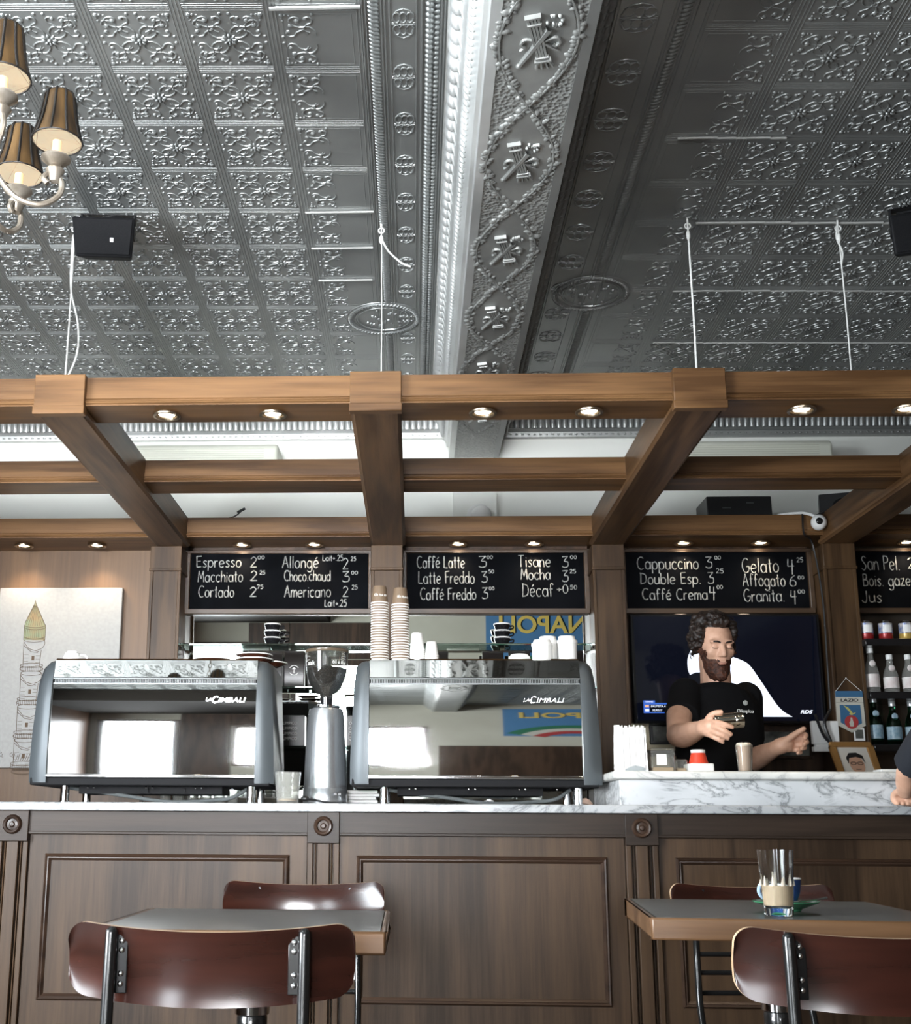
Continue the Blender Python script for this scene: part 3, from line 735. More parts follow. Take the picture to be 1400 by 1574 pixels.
# ================================================================ COUNTER
M['rosette'] = M['counter_mold']
counter = thing('bar_counter', 'long dark walnut bar counter front with moulded panels and rosettes', 'bar counter', (0.2, 3.6, 0))
MB().box(-2.6, 2.8, 3.566, 4.15, 0.06, 1.008).build('carcass', 'counter_z', counter)
MB().box(-2.6, 2.8, 3.545, 3.57, .945, 1.009).box(-2.6, 2.8, 3.540, 3.57, .940, .949).build('top_rail', 'counter_x', counter, bevel=.002)
MB().box(-2.6, 2.8, 3.548, 3.57, .0, .13).build('plinth', 'counter_x', counter, bevel=.002)
PIL = (-2.133, -1.2, -.268, .665, 1.598)
for p in PIL:
    MB().box(p - .048, p + .048, 3.534, 3.57, .918, 1.009).build('rosette_block', 'counter_x', counter, bevel=.002)
    MB().lathe([(.0, .010), (.006, .009), (.009, .004), (.016, .003), (.019, .009), (.024, .011), (.028, .006), (.030, -.006)], 28, Tm((p, 3.534, .968), rx=PI / 2)).build('rosette', 'rosette', counter)
    b = MB()
    for a, c, y in ((-.047, -.031, 3.545), (-.026, -.022, 3.552), (-.018, .018, 3.545), (.022, .026, 3.552), (.031, .047, 3.545)):
        b.box(p + a, p + c, y, 3.57, .13, .920)
    b.build('pilaster', 'counter_z', counter, bevel=.002)
for a, c in zip(PIL[:-1], PIL[1:]):
    x0, x1 = a + .062, c - .062
    f = MB().box(x0 - .012, x1 + .012, 3.556, 3.57, .13, .940).build('panel', 'counter_z', counter)
    mx0, mx1, mz0, mz1 = a + .098, c - .100, .468, .884
    r = MB()
    for (u0, v0, u1, v1) in ((mx0, mz1, mx1, mz1), (mx1, mz1, mx1, mz0), (mx1, mz0, mx0, mz0), (mx0, mz0, mx0, mz1)):
        pass
    sec = [(0, 0), (.003, .006), (.006, .010), (.010, .007), (.013, .008), (.018, .003), (.020, 0)]
    V = []; F = []; n = len(sec)
    for (x, z, sx, sz) in ((mx0, mz1, 1, -1), (mx1, mz1, -1, -1), (mx1, mz0, -1, 1), (mx0, mz0, 1, 1)):
        for d, hgt in sec: V.append((x + sx * d, 3.556 - hgt, z + sz * d))
    for k in range(4):
        for j in range(n - 1):
            q = (k + 1) % 4; F.append((k * n + j, q * n + j, q * n + j + 1, k * n + j + 1))
    r.add(V, F); r.build('panel_moulding', 'counter_mold', counter, 30)

ct = MB().box(-2.6, 2.8, 3.520, 4.20, 1.0095, 1.034).build('countertop', 'marble_dimmed', None, bevel=.003)
tag(ct, 'long white marble countertop with grey veins under the espresso machines', 'countertop')
ledge = thing('serving_ledge', 'raised white marble serving ledge with grey veined front at the right', 'ledge', (1.6, 3.85, 1.034))
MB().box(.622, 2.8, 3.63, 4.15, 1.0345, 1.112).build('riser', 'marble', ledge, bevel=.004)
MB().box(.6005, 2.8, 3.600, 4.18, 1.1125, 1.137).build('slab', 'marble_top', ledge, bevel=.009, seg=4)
def thin_glass(white_mix=0.07):  # white diffuse share: smudges, and bright highlights painted into the glass
    mt = bpy.data.materials.new('thin_glass_wall'); mt.use_nodes = True; nt = mt.node_tree; nt.nodes.clear()
    o = nt.nodes.new('ShaderNodeOutputMaterial'); mx = nt.nodes.new('ShaderNodeMixShader'); m2 = nt.nodes.new('ShaderNodeMixShader'); m2.inputs[0].default_value = white_mix
    fr = nt.nodes.new('ShaderNodeLayerWeight'); fr.inputs[0].default_value = 0.30
    t = nt.nodes.new('ShaderNodeBsdfTransparent'); t.inputs[0].default_value = (.93, .94, .92, 1)
    gl = nt.nodes.new('ShaderNodeBsdfGlossy'); gl.inputs['Roughness'].default_value = 0.05
    df = nt.nodes.new('ShaderNodeBsdfDiffuse'); df.inputs[0].default_value = (.75, .74, .70, 1)
    nt.links.new(fr.outputs['Facing'], mx.inputs[0]); nt.links.new(t.outputs[0], mx.inputs[1]); nt.links.new(gl.outputs[0], mx.inputs[2])
    nt.links.new(mx.outputs[0], m2.inputs[1]); nt.links.new(df.outputs[0], m2.inputs[2]); nt.links.new(m2.outputs[0], o.inputs[0])
    return mt
M['thin_glass'] = thin_glass()
M['hopper_wall'] = thin_glass(0.012)
M['water_glass'] = thin_glass(0.14)
# ================================================================ ESPRESSO MACHINES
M['vent_grey'] = P('vent_grey', (0.16, 0.17, 0.17), 0.45, 0.4)
def machine(xc, w, label):
    zt = 1.034
    t = thing('espresso_machine', label, 'espresso machine', (xc, 3.78, zt), 0, 'espresso machines on the counter')
    x0, x1 = xc - w / 2, xc + w / 2; ck = .060
    cheek = [(3.768, 1.100), (3.760, 1.16), (3.760, 1.26), (3.764, 1.36), (3.772, 1.42), (3.786, 1.462), (3.806, 1.488), (3.836, 1.502), (3.88, 1.506), (4.16, 1.506), (4.18, 1.49), (4.18, 1.11), (4.17, 1.100)]
    for sg, xa, xb in ((-1, x0, x0 + ck), (1, x1 - ck, x1)):
        n = len(cheek); V = []
        for k, s in enumerate((0.0, .25, .6, 1.0)):
            for (y, z) in cheek:
                lean = .016 * max(0, (z - 1.2)) / .3
                xo = (x0 + lean) if sg < 0 else (x1 - lean)
                xi = xb if sg < 0 else xa
                x = xi + (xo - xi) * s
                rr = (.0, .0, .004, .020)[k]
                V.append((x, y + (rr if y < 3.9 else 0), z - (rr * .7 if z > 1.45 else 0)))
        F = []
        for k in range(3):
            for j in range(n): F.append((k * n + j, k * n + (j + 1) % n, (k + 1) * n + (j + 1) % n, (k + 1) * n + j))
        F.append(tuple(range(n))[::-1]); F.append(tuple(range(3 * n, 4 * n)))
        MB().add(V, F).build('side_cheek', 'machine_grey', t, 50)
    a, b = x0 + ck + .001, x1 - ck - .001
    MB().box(a, b, 3.81, 4.175, 1.10, 1.500).build('casing', 'black_matte', t)
    # convex mirror panel
    V = []; F = []; n = 22
    for k in range(n + 1):
        z = 1.128 + (1.419 - 1.128) * k / n; q = k / n
        ang = math.radians(-3.0 + 8.5 * q ** 1.3)
        y = 3.7755 if k == 0 else y + math.tan(ang) * (1.419 - 1.128) / n
        V += [(a, y, z), (b, y, z)]
        if k: F.append((2 * k - 2, 2 * k - 1, 2 * k + 1, 2 * k))
    yt = y
    nn = len(V); V += [(a, 3.80, 1.128), (b, 3.80, 1.128), (a, 3.80, 1.419), (b, 3.80, 1.419)]
    F += [(0, nn, nn + 1, 1), (2 * n, 2 * n + 1, nn + 3, nn + 2)]
    MB().add(V, F).build('mirror_panel', 'mirror_steel', t, 60)
    # vent strip and slanted top band
    v = MB().box(a, b, yt + .006, 3.82, 1.419, 1.441)
    k = 0
    x = a + .005
    while x < b - .005:
        v.box(x, x + .0022, yt + .001, yt + .008, 1.4235, 1.4345, 1); x += .0052
    v.box(a, b, yt - .001, yt + .01, 1.418, 1.4225, 1).box(a, b, yt - .001, yt + .01, 1.4355, 1.4385, 1)
    v.build('vent_grille', ['black_matte', 'vent_grey'], t)
    d = (1.503 - 1.441) * math.tan(math.radians(13))
    tb = MB().prism([(yt + .002, 1.441), (yt + .002 + d, 1.499), (yt + .010 + d, 1.505), (yt + .05, 1.506), (yt + .05, 1.441)], 'X', a, b)
    tb.build('top_band', 'mirror_steel', t, 25)
    MB().box(a, b, yt + .05, 4.175, 1.492, 1.506).build('cup_tray', 'brushed', t)
    MB().box(a - .02, b + .02, 3.768, 3.80, 1.117, 1.1275).build('lower_lip', 'chrome', t, bevel=.002)
    base = MB().box(x0 + .006, x1 - .012, 3.778, 4.15, 1.092, 1.1165).build('base_tray', 'black_matte', t, bevel=.003)
    u = MB().box(xc - .25, xc + .22, 3.86, 4.05, 1.068, 1.092).box(xc - .10, xc - .02, 3.85, 3.87, 1.072, 1.086).box(xc + .02, xc + .10, 3.85, 3.87, 1.072, 1.086)
    u.build('drain_box', 'black_matte', t)
    for q in (-.21, -.19, -.02, .0, .14, .16, .26): MB().ball((xc + q, 3.815, 1.087), .0035, seg=8, rings=6).build('screw', 'chrome', t)
    for fx in (x0 + .11, x1 - .075):
        for fy in (3.82, 4.10):
            MB().lathe([(.020, 1.034), (.020, 1.042), (.0145, 1.043), (.0145, 1.095)], 20, Tm((fx, fy, 0))).build('foot', 'chrome', t)
    MB().tube(crom([(x0 + .10, 3.90, 1.088), (xc - .1, 3.86, 1.062), (xc + .05, 3.85, 1.043), (xc + .2, 3.87, 1.05), (x1 - .14, 3.86, 1.058), (x1 - .09, 3.87, 1.088)], 6), .006, 8).build('hose', 'hose', t)
    return t
M['hose'] = P('grey_rubber', (0.10, 0.11, 0.11), 0.5)
mL = machine(-.845, .790, 'two-group espresso machine with mirrored front below the tower painting')
mL.rotation_euler = (0, 0, .020)
mR = machine(.196, .800, 'two-group espresso machine with mirrored front under stacks of paper cups')
M['emboss'] = P('embossed_steel', (0.55, 0.55, 0.54), 0.25, 1.0)
for mach, x in ((mL, -.675), (mR, .352)):
    text_mesh('lettering', 'LA', .020, 'emboss', Tm((x, 3.7700, 1.363)), mach, .0015, .25, .010, .01)
    text_mesh('lettering', 'C', .019, 'emboss', Tm((x + .022, 3.7700, 1.357)), mach, .0015, .25, .024, .02)
    text_mesh('lettering', 'IMBALI', .090, 'emboss', Tm((x + .041, 3.7700, 1.360)), mach, .0015, .25, .0145, .015)

# ---------------------------------------------------------------- grinder
g = thing('coffee_grinder', 'tall silver coffee grinder with bean hopper between the two machines', 'coffee grinder', (-.289, 3.87, 1.034))
M['grinder_silver'] = P('satin_silver', (0.50, 0.52, 0.54), 0.27, 0.85)
MB().lathe([(.0, 0), (.072, 0), (.0735, .004), (.072, .05), (.0705, .052), (.0705, .056), (.067, .16), (.062, .25), (.058, .300), (.054, .312), (.035, .316), (0, .316)], 48).build('body', 'grinder_silver', g, local=True)
MB().lathe([(.040, .314), (.046, .317), (.046, .323), (.030, .326), (.0, .326)], 32).build('collar', 'chrome', g, local=True)
MB().lathe([(.0, .322), (.020, .322), (.021, .352), (.0, .352)], 24).build('neck', 'black_gloss', g, local=True)
hp = [(.021, .345), (.025, .358), (.045, .378), (.059, .402), (.067, .430), (.0705, .462), (.071, .500)]
MB().lathe(hp + [(.0695, .500), (.069, .462), (.0655, .432), (.0575, .404), (.0435, .380), (.0235, .360), (.0195, .345)], 48).build('hopper', 'hopper_wall', g, 60, local=True)
MB().lathe([(.0, .352), (.0185, .352), (.0225, .361), (.0425, .381), (.0565, .405), (.0645, .433), (.0665, .444), (.052, .450), (.030, .444), (.0, .448)], 40).build('beans', 'beans', g, 60, local=True)
M['smoke_lid'] = P('smoke_brown_lid', (0.10, 0.075, 0.05), 0.2)
MB().lathe([(.072, .498), (.074, .501), (.074, .507), (.066, .511), (.0, .512)], 48).build('lid', 'smoke_lid', g, local=True)
def on_round(s, xc, yc, z, r, a_mid, h, mat, parent, name='lettering', step=None):
    """small letters set round an upright cylinder"""
    n = len(s); step = step or h * .85 / r
    for k, ch in enumerate(s):
        if ch == ' ': continue
        a = a_mid + (k - (n - 1) / 2) * step
        T = Tm((xc + r * math.sin(a), yc - r * math.cos(a), z)) @ Matrix.Rotation(a, 4, 'Z') @ Matrix.Translation((-h * .3, 0, 0))
        yield ch, T
def ring_text(s, xc, yc, z, r, a_mid, h, mat, parent, step=None):
    cu_parts = []
    for ch, T in on_round(s, xc, yc, z, r, a_mid, h, mat, parent, step=step):
        o = text_mesh('lettering', ch, h * (.62 if ch not in 'il' else .22), mat, T, parent, .0004, 0, h if ch.isupper() or ch in 'lk' else h * .75)
        cu_parts.append(o)
    # join letters into one mesh
    if not cu_parts: return
    bm = bmesh.new()
    for o in cu_parts: bm.from_mesh(o.data)
    me = bpy.data.meshes.new('lettering'); bm.to_mesh(me); bm.free(); me.materials.append(M[mat])
    for o in cu_parts: bpy.data.objects.remove(o)
    o = bpy.data.objects.new('lettering', me); COL.objects.link(o); o.parent = parent
    return o
M['white_print'] = P('white_print', (0.75, 0.75, 0.72), 0.6)
ring_text('oak', -.289, 3.87, 1.487, .0712, -.75, .014, 'white_print', g)
ring_text('olimp', -.289, 3.87, 1.490, .0712, .70, .013, 'white_print', g)
MB().box(-.256, -.247, 3.7985, 3.806, 1.066, 1.072).box(-.243, -.234, 3.7995, 3.808, 1.066, 1.072).build('rating_label', 'black', g)
MB().tube(crom([(-.345, 3.795, 1.052), (-.32, 3.788, 1.050), (-.28, 3.785, 1.043), (-.235, 3.786, 1.039), (-.20, 3.80, 1.0385), (-.15, 3.87, 1.0385)], 6), .0035, 8).ball((-.348, 3.799, 1.054), .014, .008, .009).build('power_cord', 'black', g)

# ---------------------------------------------------------------- glass by the grinder
def tumbler(name, label, loc, r0, r1, h, cat='glass', fill=None, fillmat=None, group=None, parts=True, flutes=0):
    t = thing(name, label, cat, loc, 0, group)
    th = .0022
    b = MB().lathe([(.0, 0), (r0, 0), (r0 + .0008, .002), (r1, h), (r1 - th, h), (r0 - th + (r1 - r0) * .12, .012), (.0, .010)], 40)
    b.build('glass', 'water_glass', t, 50, local=True)
    if fill:
        z0, z1 = fill
        q = lambda z: r0 + (r1 - r0) * z / h - th - .0006
        MB().lathe([(0, z0), (q(z0), z0), (q(z1), z1), (0, z1)], 32).build('drink', fillmat, t, local=True)
    return t
M['residue'] = P('coffee_residue', (0.42, 0.30, 0.19), 0.6)
tumbler('tumbler', 'used glass tumbler with coffee foam at the bottom beside the grinder', (-.398, 3.74, 1.0345), .033, .042, .100, fill=(.011, .017), fillmat='residue')

# ---------------------------------------------------------------- paper cups on the right machine
def paper_cup(label, loc, r0, r1, h, body, group, logo=False):
    t = thing('paper_cup', label, 'paper cup', loc, 0, group)
    c = MB().lathe([(r0 - .002, .003), (r0, .001), (r0 + .0012, .002), (r0 + .0012, .0042), (r0, .005)], 28, mi=1)
    c.lathe([(r0 - .0003, .0048), (r1, h - .002), (r1 - .001, h), (r1 - .003, h - .002), (0, h - .002)], 28)
    c.build('cup', [body, 'paper'], t, local=True)
    if logo: ring_text('Olimpico', loc[0], loc[1], loc[2] + .024, r0 - .0022, .15 if logo == 1 else .45, .0085, 'white_print', t, .21)
    return t
TZ = 1.5065
words = ['lowest'] + ['%s from the bottom' % w for w in ('second', 'third', 'fourth', 'fifth', 'sixth', 'seventh', 'eighth', 'ninth', 'tenth', 'eleventh', 'twelfth', 'thirteenth', 'fourteenth', 'fifteenth', 'sixteenth', 'seventeenth', 'eighteenth', 'nineteenth', 'twentieth', 'twenty-first', 'twenty-second', 'twenty-third')]
def stack(n, x, y, r0, r1, h, pitch, body, which, group, logo):
    first = None
    for k in range(n):
        top = k == n - 1
        lab = which + (', fully visible at the top' if top else ', ' + words[k])
        z = TZ + k * pitch
        if top and logo: paper_cup(lab, (x, y, z), r0, r1, h, body, group, logo)
        elif first is None: first = paper_cup(lab, (x, y, z), r0, r1, h, body, group)
        else: dup(first, (x, y, z), lab)
stack(23, -.113, 3.86, .0290, .0225, .060, .0087, 'cup_brown', 'brown paper cup in the stack nearer the grinder', 'brown paper cups stacked on the machine', 1)
stack(22, -.044, 3.86, .0290, .0225, .060, .0088, 'cup_brown', 'brown paper cup in the stack nearer the white cups', 'brown paper cups stacked on the machine', 2)
stack(6, .012, 3.86, .0240, .0185, .058, .0068, 'white', 'white paper cup in the taller white stack', 'small white cups on the machine', 0)
stack(3, .060, 3.86, .0230, .0165, .050, .0065, 'white', 'white paper cup in the shorter white stack', 'small white cups on the machine', 0)
def tub(label, loc, r, h):
    t = thing('takeaway_tub', label, 'tub', loc, 0, 'white tubs on the machine')
    MB().lathe([(0, 0), (r - .003, 0), (r - .001, .003), (r, h * .72), (0, h * .72)], 36).build('tub', 'white', t, local=True)
    MB().lathe([(r + .0015, h * .70), (r + .002, h * .76), (r + .0015, h * .84), (r - .004, h * .86), (r - .006, h), (r - .009, h), (0, h - .003)], 36).build('lid', 'white', t, local=True)
tub('white takeaway tub with lid, the shorter one nearest the flat lid', (.424, 3.845, TZ), .0335, .066)
tub('white takeaway tub with lid, the taller one standing behind two others', (.453, 3.925, TZ), .0335, .090)
tub('white takeaway tub with lid, nearest the machine right cheek', (.509, 3.87, TZ), .033, .082)
fl = MB().lathe([(0, 0), (.034, 0), (.037, .004), (.035, .012), (.030, .017), (.028, .020), (0, .020)], 36, Tm((.350, 3.86, TZ))).build('cup_lid', 'white', None)
tag(fl, 'flat white plastic lid lying beside the takeaway tubs', 'lid')
# crockery on the left machine
def saucer(label, loc, group='brown-edged saucers on the machine'):
    t = thing('saucer', label, 'saucer', loc, 0, group)
    MB().lathe([(0, .002), (.03, .002), (.034, 0), (.036, .002), (.060, .011), (.062, .0125)], 40).build('saucer_body', 'saucer_brown', t, local=True)
    MB().lathe([(.060, .0112), (.0635, .0125), (.0635, .0150), (.058, .0145), (.03, .006), (0, .006)], 40).build('saucer_rim', 'paper', t, local=True)
    return t
M['saucer_brown'] = P('brown_glaze', (0.055, 0.018, 0.010), 0.25)
s0 = saucer('brown saucer with white rim, lower of the stacked pair', (-.540, 3.93, TZ))
dup(s0, (-.542, 3.93, TZ + .0155), 'brown saucer with white rim, upper of the stacked pair')
dup(s0, (-.500, 4.02, TZ), 'brown saucer half hidden behind the stacked pair of saucers')
dup(s0, (-.685, 3.93, TZ), 'brown saucer with white rim lying alone on the left machine')
c = thing('espresso_cup', 'small white espresso cup upturned on the machine below the tower painting', 'cup', (-1.165, 3.92, TZ))
MB().lathe([(.033, 0), (.034, .001), (.031, .018), (.024, .034), (.018, .036), (.018, .040), (0, .040)], 32).build('cup', 'white', c, local=True)
MB().tube(crom([(.031, 0, .010), (.046, 0, .008), (.052, 0, .016), (.044, 0, .026), (.027, 0, .028)], 5), .0035, 8).build('handle', 'white', c, local=True)
for k, (x, lab) in enumerate(((-.98, 'tiny round silver sensor dome on the left machine beside the painting'), (-.90, 'tiny round silver sensor dome on the left machine near the column'))):
    pass
# glasses and bits behind the machines
gl0 = None
for k in range(6):
    lab = 'small shot glass in the row behind the left machine feet, %s from the drain hose' % ('first', 'second', 'third', 'fourth', 'fifth', 'sixth')[k]
    if gl0 is None: gl0 = tumbler('shot_glass', lab, (-.86, 4.09, 1.0345), .017, .021, .052, group='shot glasses behind the machine')
    else: dup(gl0, (-.86 + k * .047, 4.09, 1.0345), lab)
def crumple(label, loc, r, col):
    b = MB().ball((0, 0, 0), r, r * .8, r * .7, 14, 10)
    rnd = random.Random(int(loc[0] * 1000))
    b.v = [(p[0] * (1 + rnd.uniform(-.35, .3)), p[1] * (1 + rnd.uniform(-.35, .3)), max(p[2] * (1 + rnd.uniform(-.3, .3)), -r * .68)) for p in b.v]
    o = b.build('crumpled_napkin', col, None, 0); o.location = (loc[0], loc[1], loc[2] + r * .68)
    return tag(o, label, 'napkin')
M['napkin_pink'] = P('pale_pink_napkin', (0.66, 0.46, 0.36), 0.8)
crumple('crumpled cream napkin under the middle of the right machine', (.245, 3.90, 1.0345), .016, 'paper')
crumple('crumpled pinkish napkin on the counter beside the ledge end', (.552, 3.86, 1.0345), .018, 'napkin_pink')
for k in range(5):
    o = MB().box(-.235 + .004 * (k % 2), -.115 - .006 * (k % 3), 3.97, 4.15, 1.0345 + k * .0105, 1.0345 + k * .0105 + .0095).build('folded_newspaper', 'newsprint' if 'newsprint' in M else 'paper', None, bevel=.002)
    tag(o, 'folded newspaper behind the grinder, %s of its pile' % ('lowest', 'second from below', 'middle one', 'second from above', 'topmost')[k], 'newspaper', 'folded newspapers behind the grinder')

# ================================================================ LEDGE ITEMS
LZ = 1.1375
nd = thing('napkin_dispenser', 'chrome napkin dispenser packed with white paper napkins on the marble ledge', 'napkin dispenser', (.700, 3.86, LZ), -.16)
MB().box(-.050, -.030, -.05, .05, 0, .155).box(.046, .050, -.05, .05, 0, .150).box(-.050, .050, .046, .05, 0, .15).box(-.050, .05, -.05, .05, 0, .004).build('case', 'chrome', nd, bevel=.002, local=True)
nb = MB()
for k in range(16):
    x = -.030 + k * .0047; nb.box(x, x + .0040, -.056 - .002 * math.sin(k * 1.7), .044, .0045, .150 + .004 * math.sin(k * 2.3))
nb.build('napkins', 'paper', nd, 0, local=True)
M['grey_plate'] = P('dark_steel_plate', (0.10, 0.11, 0.11), 0.35, 0.6)
MB().prism([(-.018, .0005), (.047, .0005), (.047, .016), (.03, .022), (.012, .026), (-.005, .020), (-.018, .014)], 'Y', -.064, -.060).build('front_lip', 'grey_plate', nd, local=True)
def square_jar(name, label, x, y, w, d, h, fill, fm, paper=True):
    t = thing(name, label, 'jar', (x, y, LZ))
    MB().box(-w / 2, w / 2, -d / 2, d / 2, 0.0005, h).build('glass', 'thin_glass', t, bevel=.006, seg=3, local=True)
    MB().box(-w / 2 + .005, w / 2 - .005, -d / 2 + .005, d / 2 - .005, .005, fill).build('contents', fm, t, bevel=.003, local=True)
    if paper: MB().box(-w * .28, w * .14, -d / 2 - .0015, -d / 2 - .0005, .028, .062).build('paper_note', 'paper', t, local=True)
    return t
M['tan'] = P('brown_sugar', (0.42, 0.30, 0.18), 0.8)
square_jar('tip_jar', 'square glass jar with a paper note and coins on the ledge', .796, 3.85, .076, .07, .082, .022, 'tan')
square_jar('sugar_jar', 'low square glass jar of brown sugar on the ledge', .858, 3.86, .040, .05, .048, .020, 'tan', False)
rd = thing('sugar_shaker', 'red tapered dispenser with white rim standing on a white square base', 'dispenser', (.915, 3.85, LZ), .1)
MB().box(-.038, .038, -.038, .038, 0.0005, .034).build('base', 'white', rd, bevel=.004, local=True)
MB().lathe([(.031, .0345), (.022, .068), (.0, .068)], 32).build('body', 'red', rd, local=True)
MB().lathe([(.0225, .0685), (.0228, .078), (.018, .079), (.010, .075), (0, .075)], 24).build('rim', 'white', rd, local=True)
M['latte'] = P('pink_brown_latte', (0.56, 0.38, 0.28), 0.6)
M['foam'] = P('milk_foam', (0.80, 0.70, 0.58), 0.8)
sc = thing('saucer', 'small dark saucer carrying the tall latte on the ledge', 'saucer', (1.062, 3.85, LZ))
MB().lathe([(0, .0), (.03, .0), (.052, .008), (.051, .010), (.028, .004), (0, .004)], 40).build('plate', 'grey_plate', sc, local=True)
la = thing('latte_glass', 'tall full glass of foamy latte the barista is topping, on the ledge', 'glass', (1.062, 3.85, LZ + .0045))
MB().lathe([(0, 0), (.021, 0), (.0215, .002), (.0275, .090), (.0265, .090), (.0205, .006), (0, .005)], 32).build('glass', 'thin_glass', la, 50, local=True)
MB().lathe([(0, .006), (.0200, .006), (.0258, .086), (0, .086)], 32).build('drink', 'latte', la, local=True)
fm_ = MB().ball((0, 0, .0865), .026, .026, .010, 24, 12)
for k in range(7): fm_.ball((.013 * math.cos(k), .013 * math.sin(k), .092), .011, .011, .006, 10, 6)
fm_.build('foam', 'foam', la, local=True)

# ================================================================ BACK SHELVES LEFT AND MIDDLE BAYS
def glass_shelf(x0, x1, z, label):
    t = thing('glass_shelf', label, 'shelf', ((x0 + x1) / 2, 4.87, z), 0, 'glass shelves')
    MB().box(x0 + .004, x1 - .004, 4.800, 4.958, z, z + .008).build('pane', 'shelf_glass', t, bevel=.001)
    for x in (x0, x1 - .012):
        MB().box(x, x + .012, 4.83, 4.85, z - .010, z - .0005).build('bracket', 'chrome', t)
glass_shelf(-.984, -.172, 1.705, 'long glass shelf with green edge under the first menu board')
glass_shelf(-.050, .750, 1.705, 'long glass shelf with green edge under the second menu board')
glass_shelf(-.984, -.172, 1.525, 'lower glass shelf behind the grinder hopper')
glass_shelf(-.050, .750, 1.525, 'lower glass shelf hidden behind the right machine')
glass_shelf(-.984, -.172, 1.282, 'lowest glass shelf behind the grinder body')
def black_cup(label, loc):
    t = thing('espresso_cup', label, 'cup', loc, 0, 'black cups stacked on the glass shelves')
    MB().lathe([(0, 0), (.022, 0), (.030, .012), (.034, .024), (.0345, .027)], 28).build('cup', 'black_gloss', t, local=True)
    MB().lathe([(.0348, .0262), (.0352, .031), (.032, .032), (.028, .020), (0, .014)], 28).build('rim_band', 'paper', t, local=True)
    MB().tube(crom([(.032, 0, .020), (.046, 0, .022), (.046, 0, .012), (.030, 0, .008)], 4), .0035, 6).build('handle', 'black_gloss', t, local=True)
    return t
k0 = black_cup('black espresso cup, lowest of the stack under the first menu board', (-.594, 4.85, 1.7135))
for i, nm in ((1, 'middle one'), (2, 'topmost')): dup(k0, (-.594, 4.85, 1.7135 + .029 * i), 'black espresso cup, %s of the stack under the first menu board' % nm)
for i, nm in ((0, 'lowest'), (1, 'middle one'), (2, 'topmost')): dup(k0, (.370, 4.85, 1.7135 + .029 * i), 'black espresso cup, %s of the stack before the mirrored poster' % nm)
M['bag'] = P('black_foil_bag', (0.014, 0.011, 0.010), 0.3)
def coffee_bag(label, x, y, z, w, h, logo=True, text=None):
    t = thing('coffee_bag', label, 'coffee bag', (x, y, z), 0, 'black coffee bags on the back shelves')
    b = MB(); d = .05; V = []
    for zz, dd, ww in ((0, d * .8, w), (.02, d, w), (h * .6, d, w), (h * .85, d * .5, w * .98), (h * .93, .008, w), (h, .006, w)):
        V += [(-ww / 2, -dd / 2, zz), (ww / 2, -dd / 2, zz), (ww / 2, dd / 2, zz), (-ww / 2, dd / 2, zz)]
    F = [(3, 2, 1, 0), (20, 21, 22, 23)]
    for k in range(5):
        for j in range(4): F.append((4 * k + j, 4 * k + (j + 1) % 4, 4 * k + 4 + (j + 1) % 4, 4 * k + 4 + j))
    b.add(V, F).build('bag', 'bag', t, bevel=.003, local=True)
    if logo:
        l = MB(); zc = h * .45; R = .020
        l.tube([(R * math.cos(a), -d / 2 - .001, zc + R * math.sin(a)) for a in np.linspace(.5, PI - .5, 14)], .0015, 5)
        l.tube([(R * math.cos(a), -d / 2 - .001, zc + R * math.sin(a)) for a in np.linspace(PI + .5, 2 * PI - .5, 14)], .0015, 5)
        l.tube([(0, -d / 2 - .001, zc - .012), (0, -d / 2 - .001, zc + .008)], .002, 5).tube([(-.008, -d / 2 - .001, zc + .004), (0, -d / 2 - .001, zc + .011), (.008, -d / 2 - .001, zc + .004)], .0018, 5)
        l.build('round_logo', 'white_print', t, local=True)
    return t
coffee_bag('black coffee bag with a round white logo beside the grinder hopper', -.497, 4.85, 1.5335, .085, .155)
coffee_bag('black coffee bag half hidden by the left machine cheek', -.590, 4.85, 1.5335, .085, .150)
coffee_bag('black coffee bag behind the grinder hopper', -.40, 4.86, 1.5335, .085, .150)
for x, lab in ((.10, 'behind the small white cups'), (.33, 'left of the flat white lid'), (.44, 'behind the flat white lid'), (.66, 'near the right column')):
    coffee_bag('dark brown coffee bag on the lower mirror shelf ' + lab, x, 4.86, 1.5335, .09, .155, False)
def text_box(label, x, lines, w):
    t = thing('coffee_box', label, 'box', (x, 4.85, 1.2905))
    MB().box(-w / 2, w / 2, -.04, .04, 0, .125).build('carton', 'bag', t, bevel=.002, local=True)
    for i, s in enumerate(lines): text_mesh('lettering', s, .072, 'white_print', Tm((x - .040, 4.809, 1.2905 + .087 - i * .021)), t, .0004, 0, .012)
text_box('black carton with four rows of white print, left of the grinder body', -.510, ('OLIMPICO',) * 4, .125)
text_box('black carton with white print, glimpsed right of the grinder body', -.225, ('OLIMPICO',) * 4, .10)
# painting of a tower
pa = thing('canvas_painting', 'large white canvas with a sepia drawing of a round tower', 'painting', (-1.55, 4.97, 1.2))
M['canvas'] = noisy('primed_canvas', (0.34, 0.34, 0.33), (0.37, 0.37, 0.36), 80.0, 0.85)
MB().box(-1.815, -1.271, 4.966, 4.999, 1.205, 1.985).build('canvas', 'canvas', pa, bevel=.003)
dr = MB(); yy = 4.9655
def ln(*p, r=.0011): dr.tube([(a, yy, b) for a, b in p], r, 4)
TXc = -1.648
def el(x, z, rx, rz, a0, a1, r=.0011): ln(*[(x + rx * math.cos(a), z + rz * math.sin(a)) for a in np.linspace(a0, a1, 18)], r=r)
ln((TXc - .046, 1.828), (TXc - .008, 1.915), (TXc - .006, 1.930), (TXc - .003, 1.915), (TXc + .048, 1.812))
for q in np.linspace(-.9, .9, 9): ln((TXc + q * .045, 1.815 + .008 * q * q), (TXc - .006 + q * .006, 1.905), r=.0006)
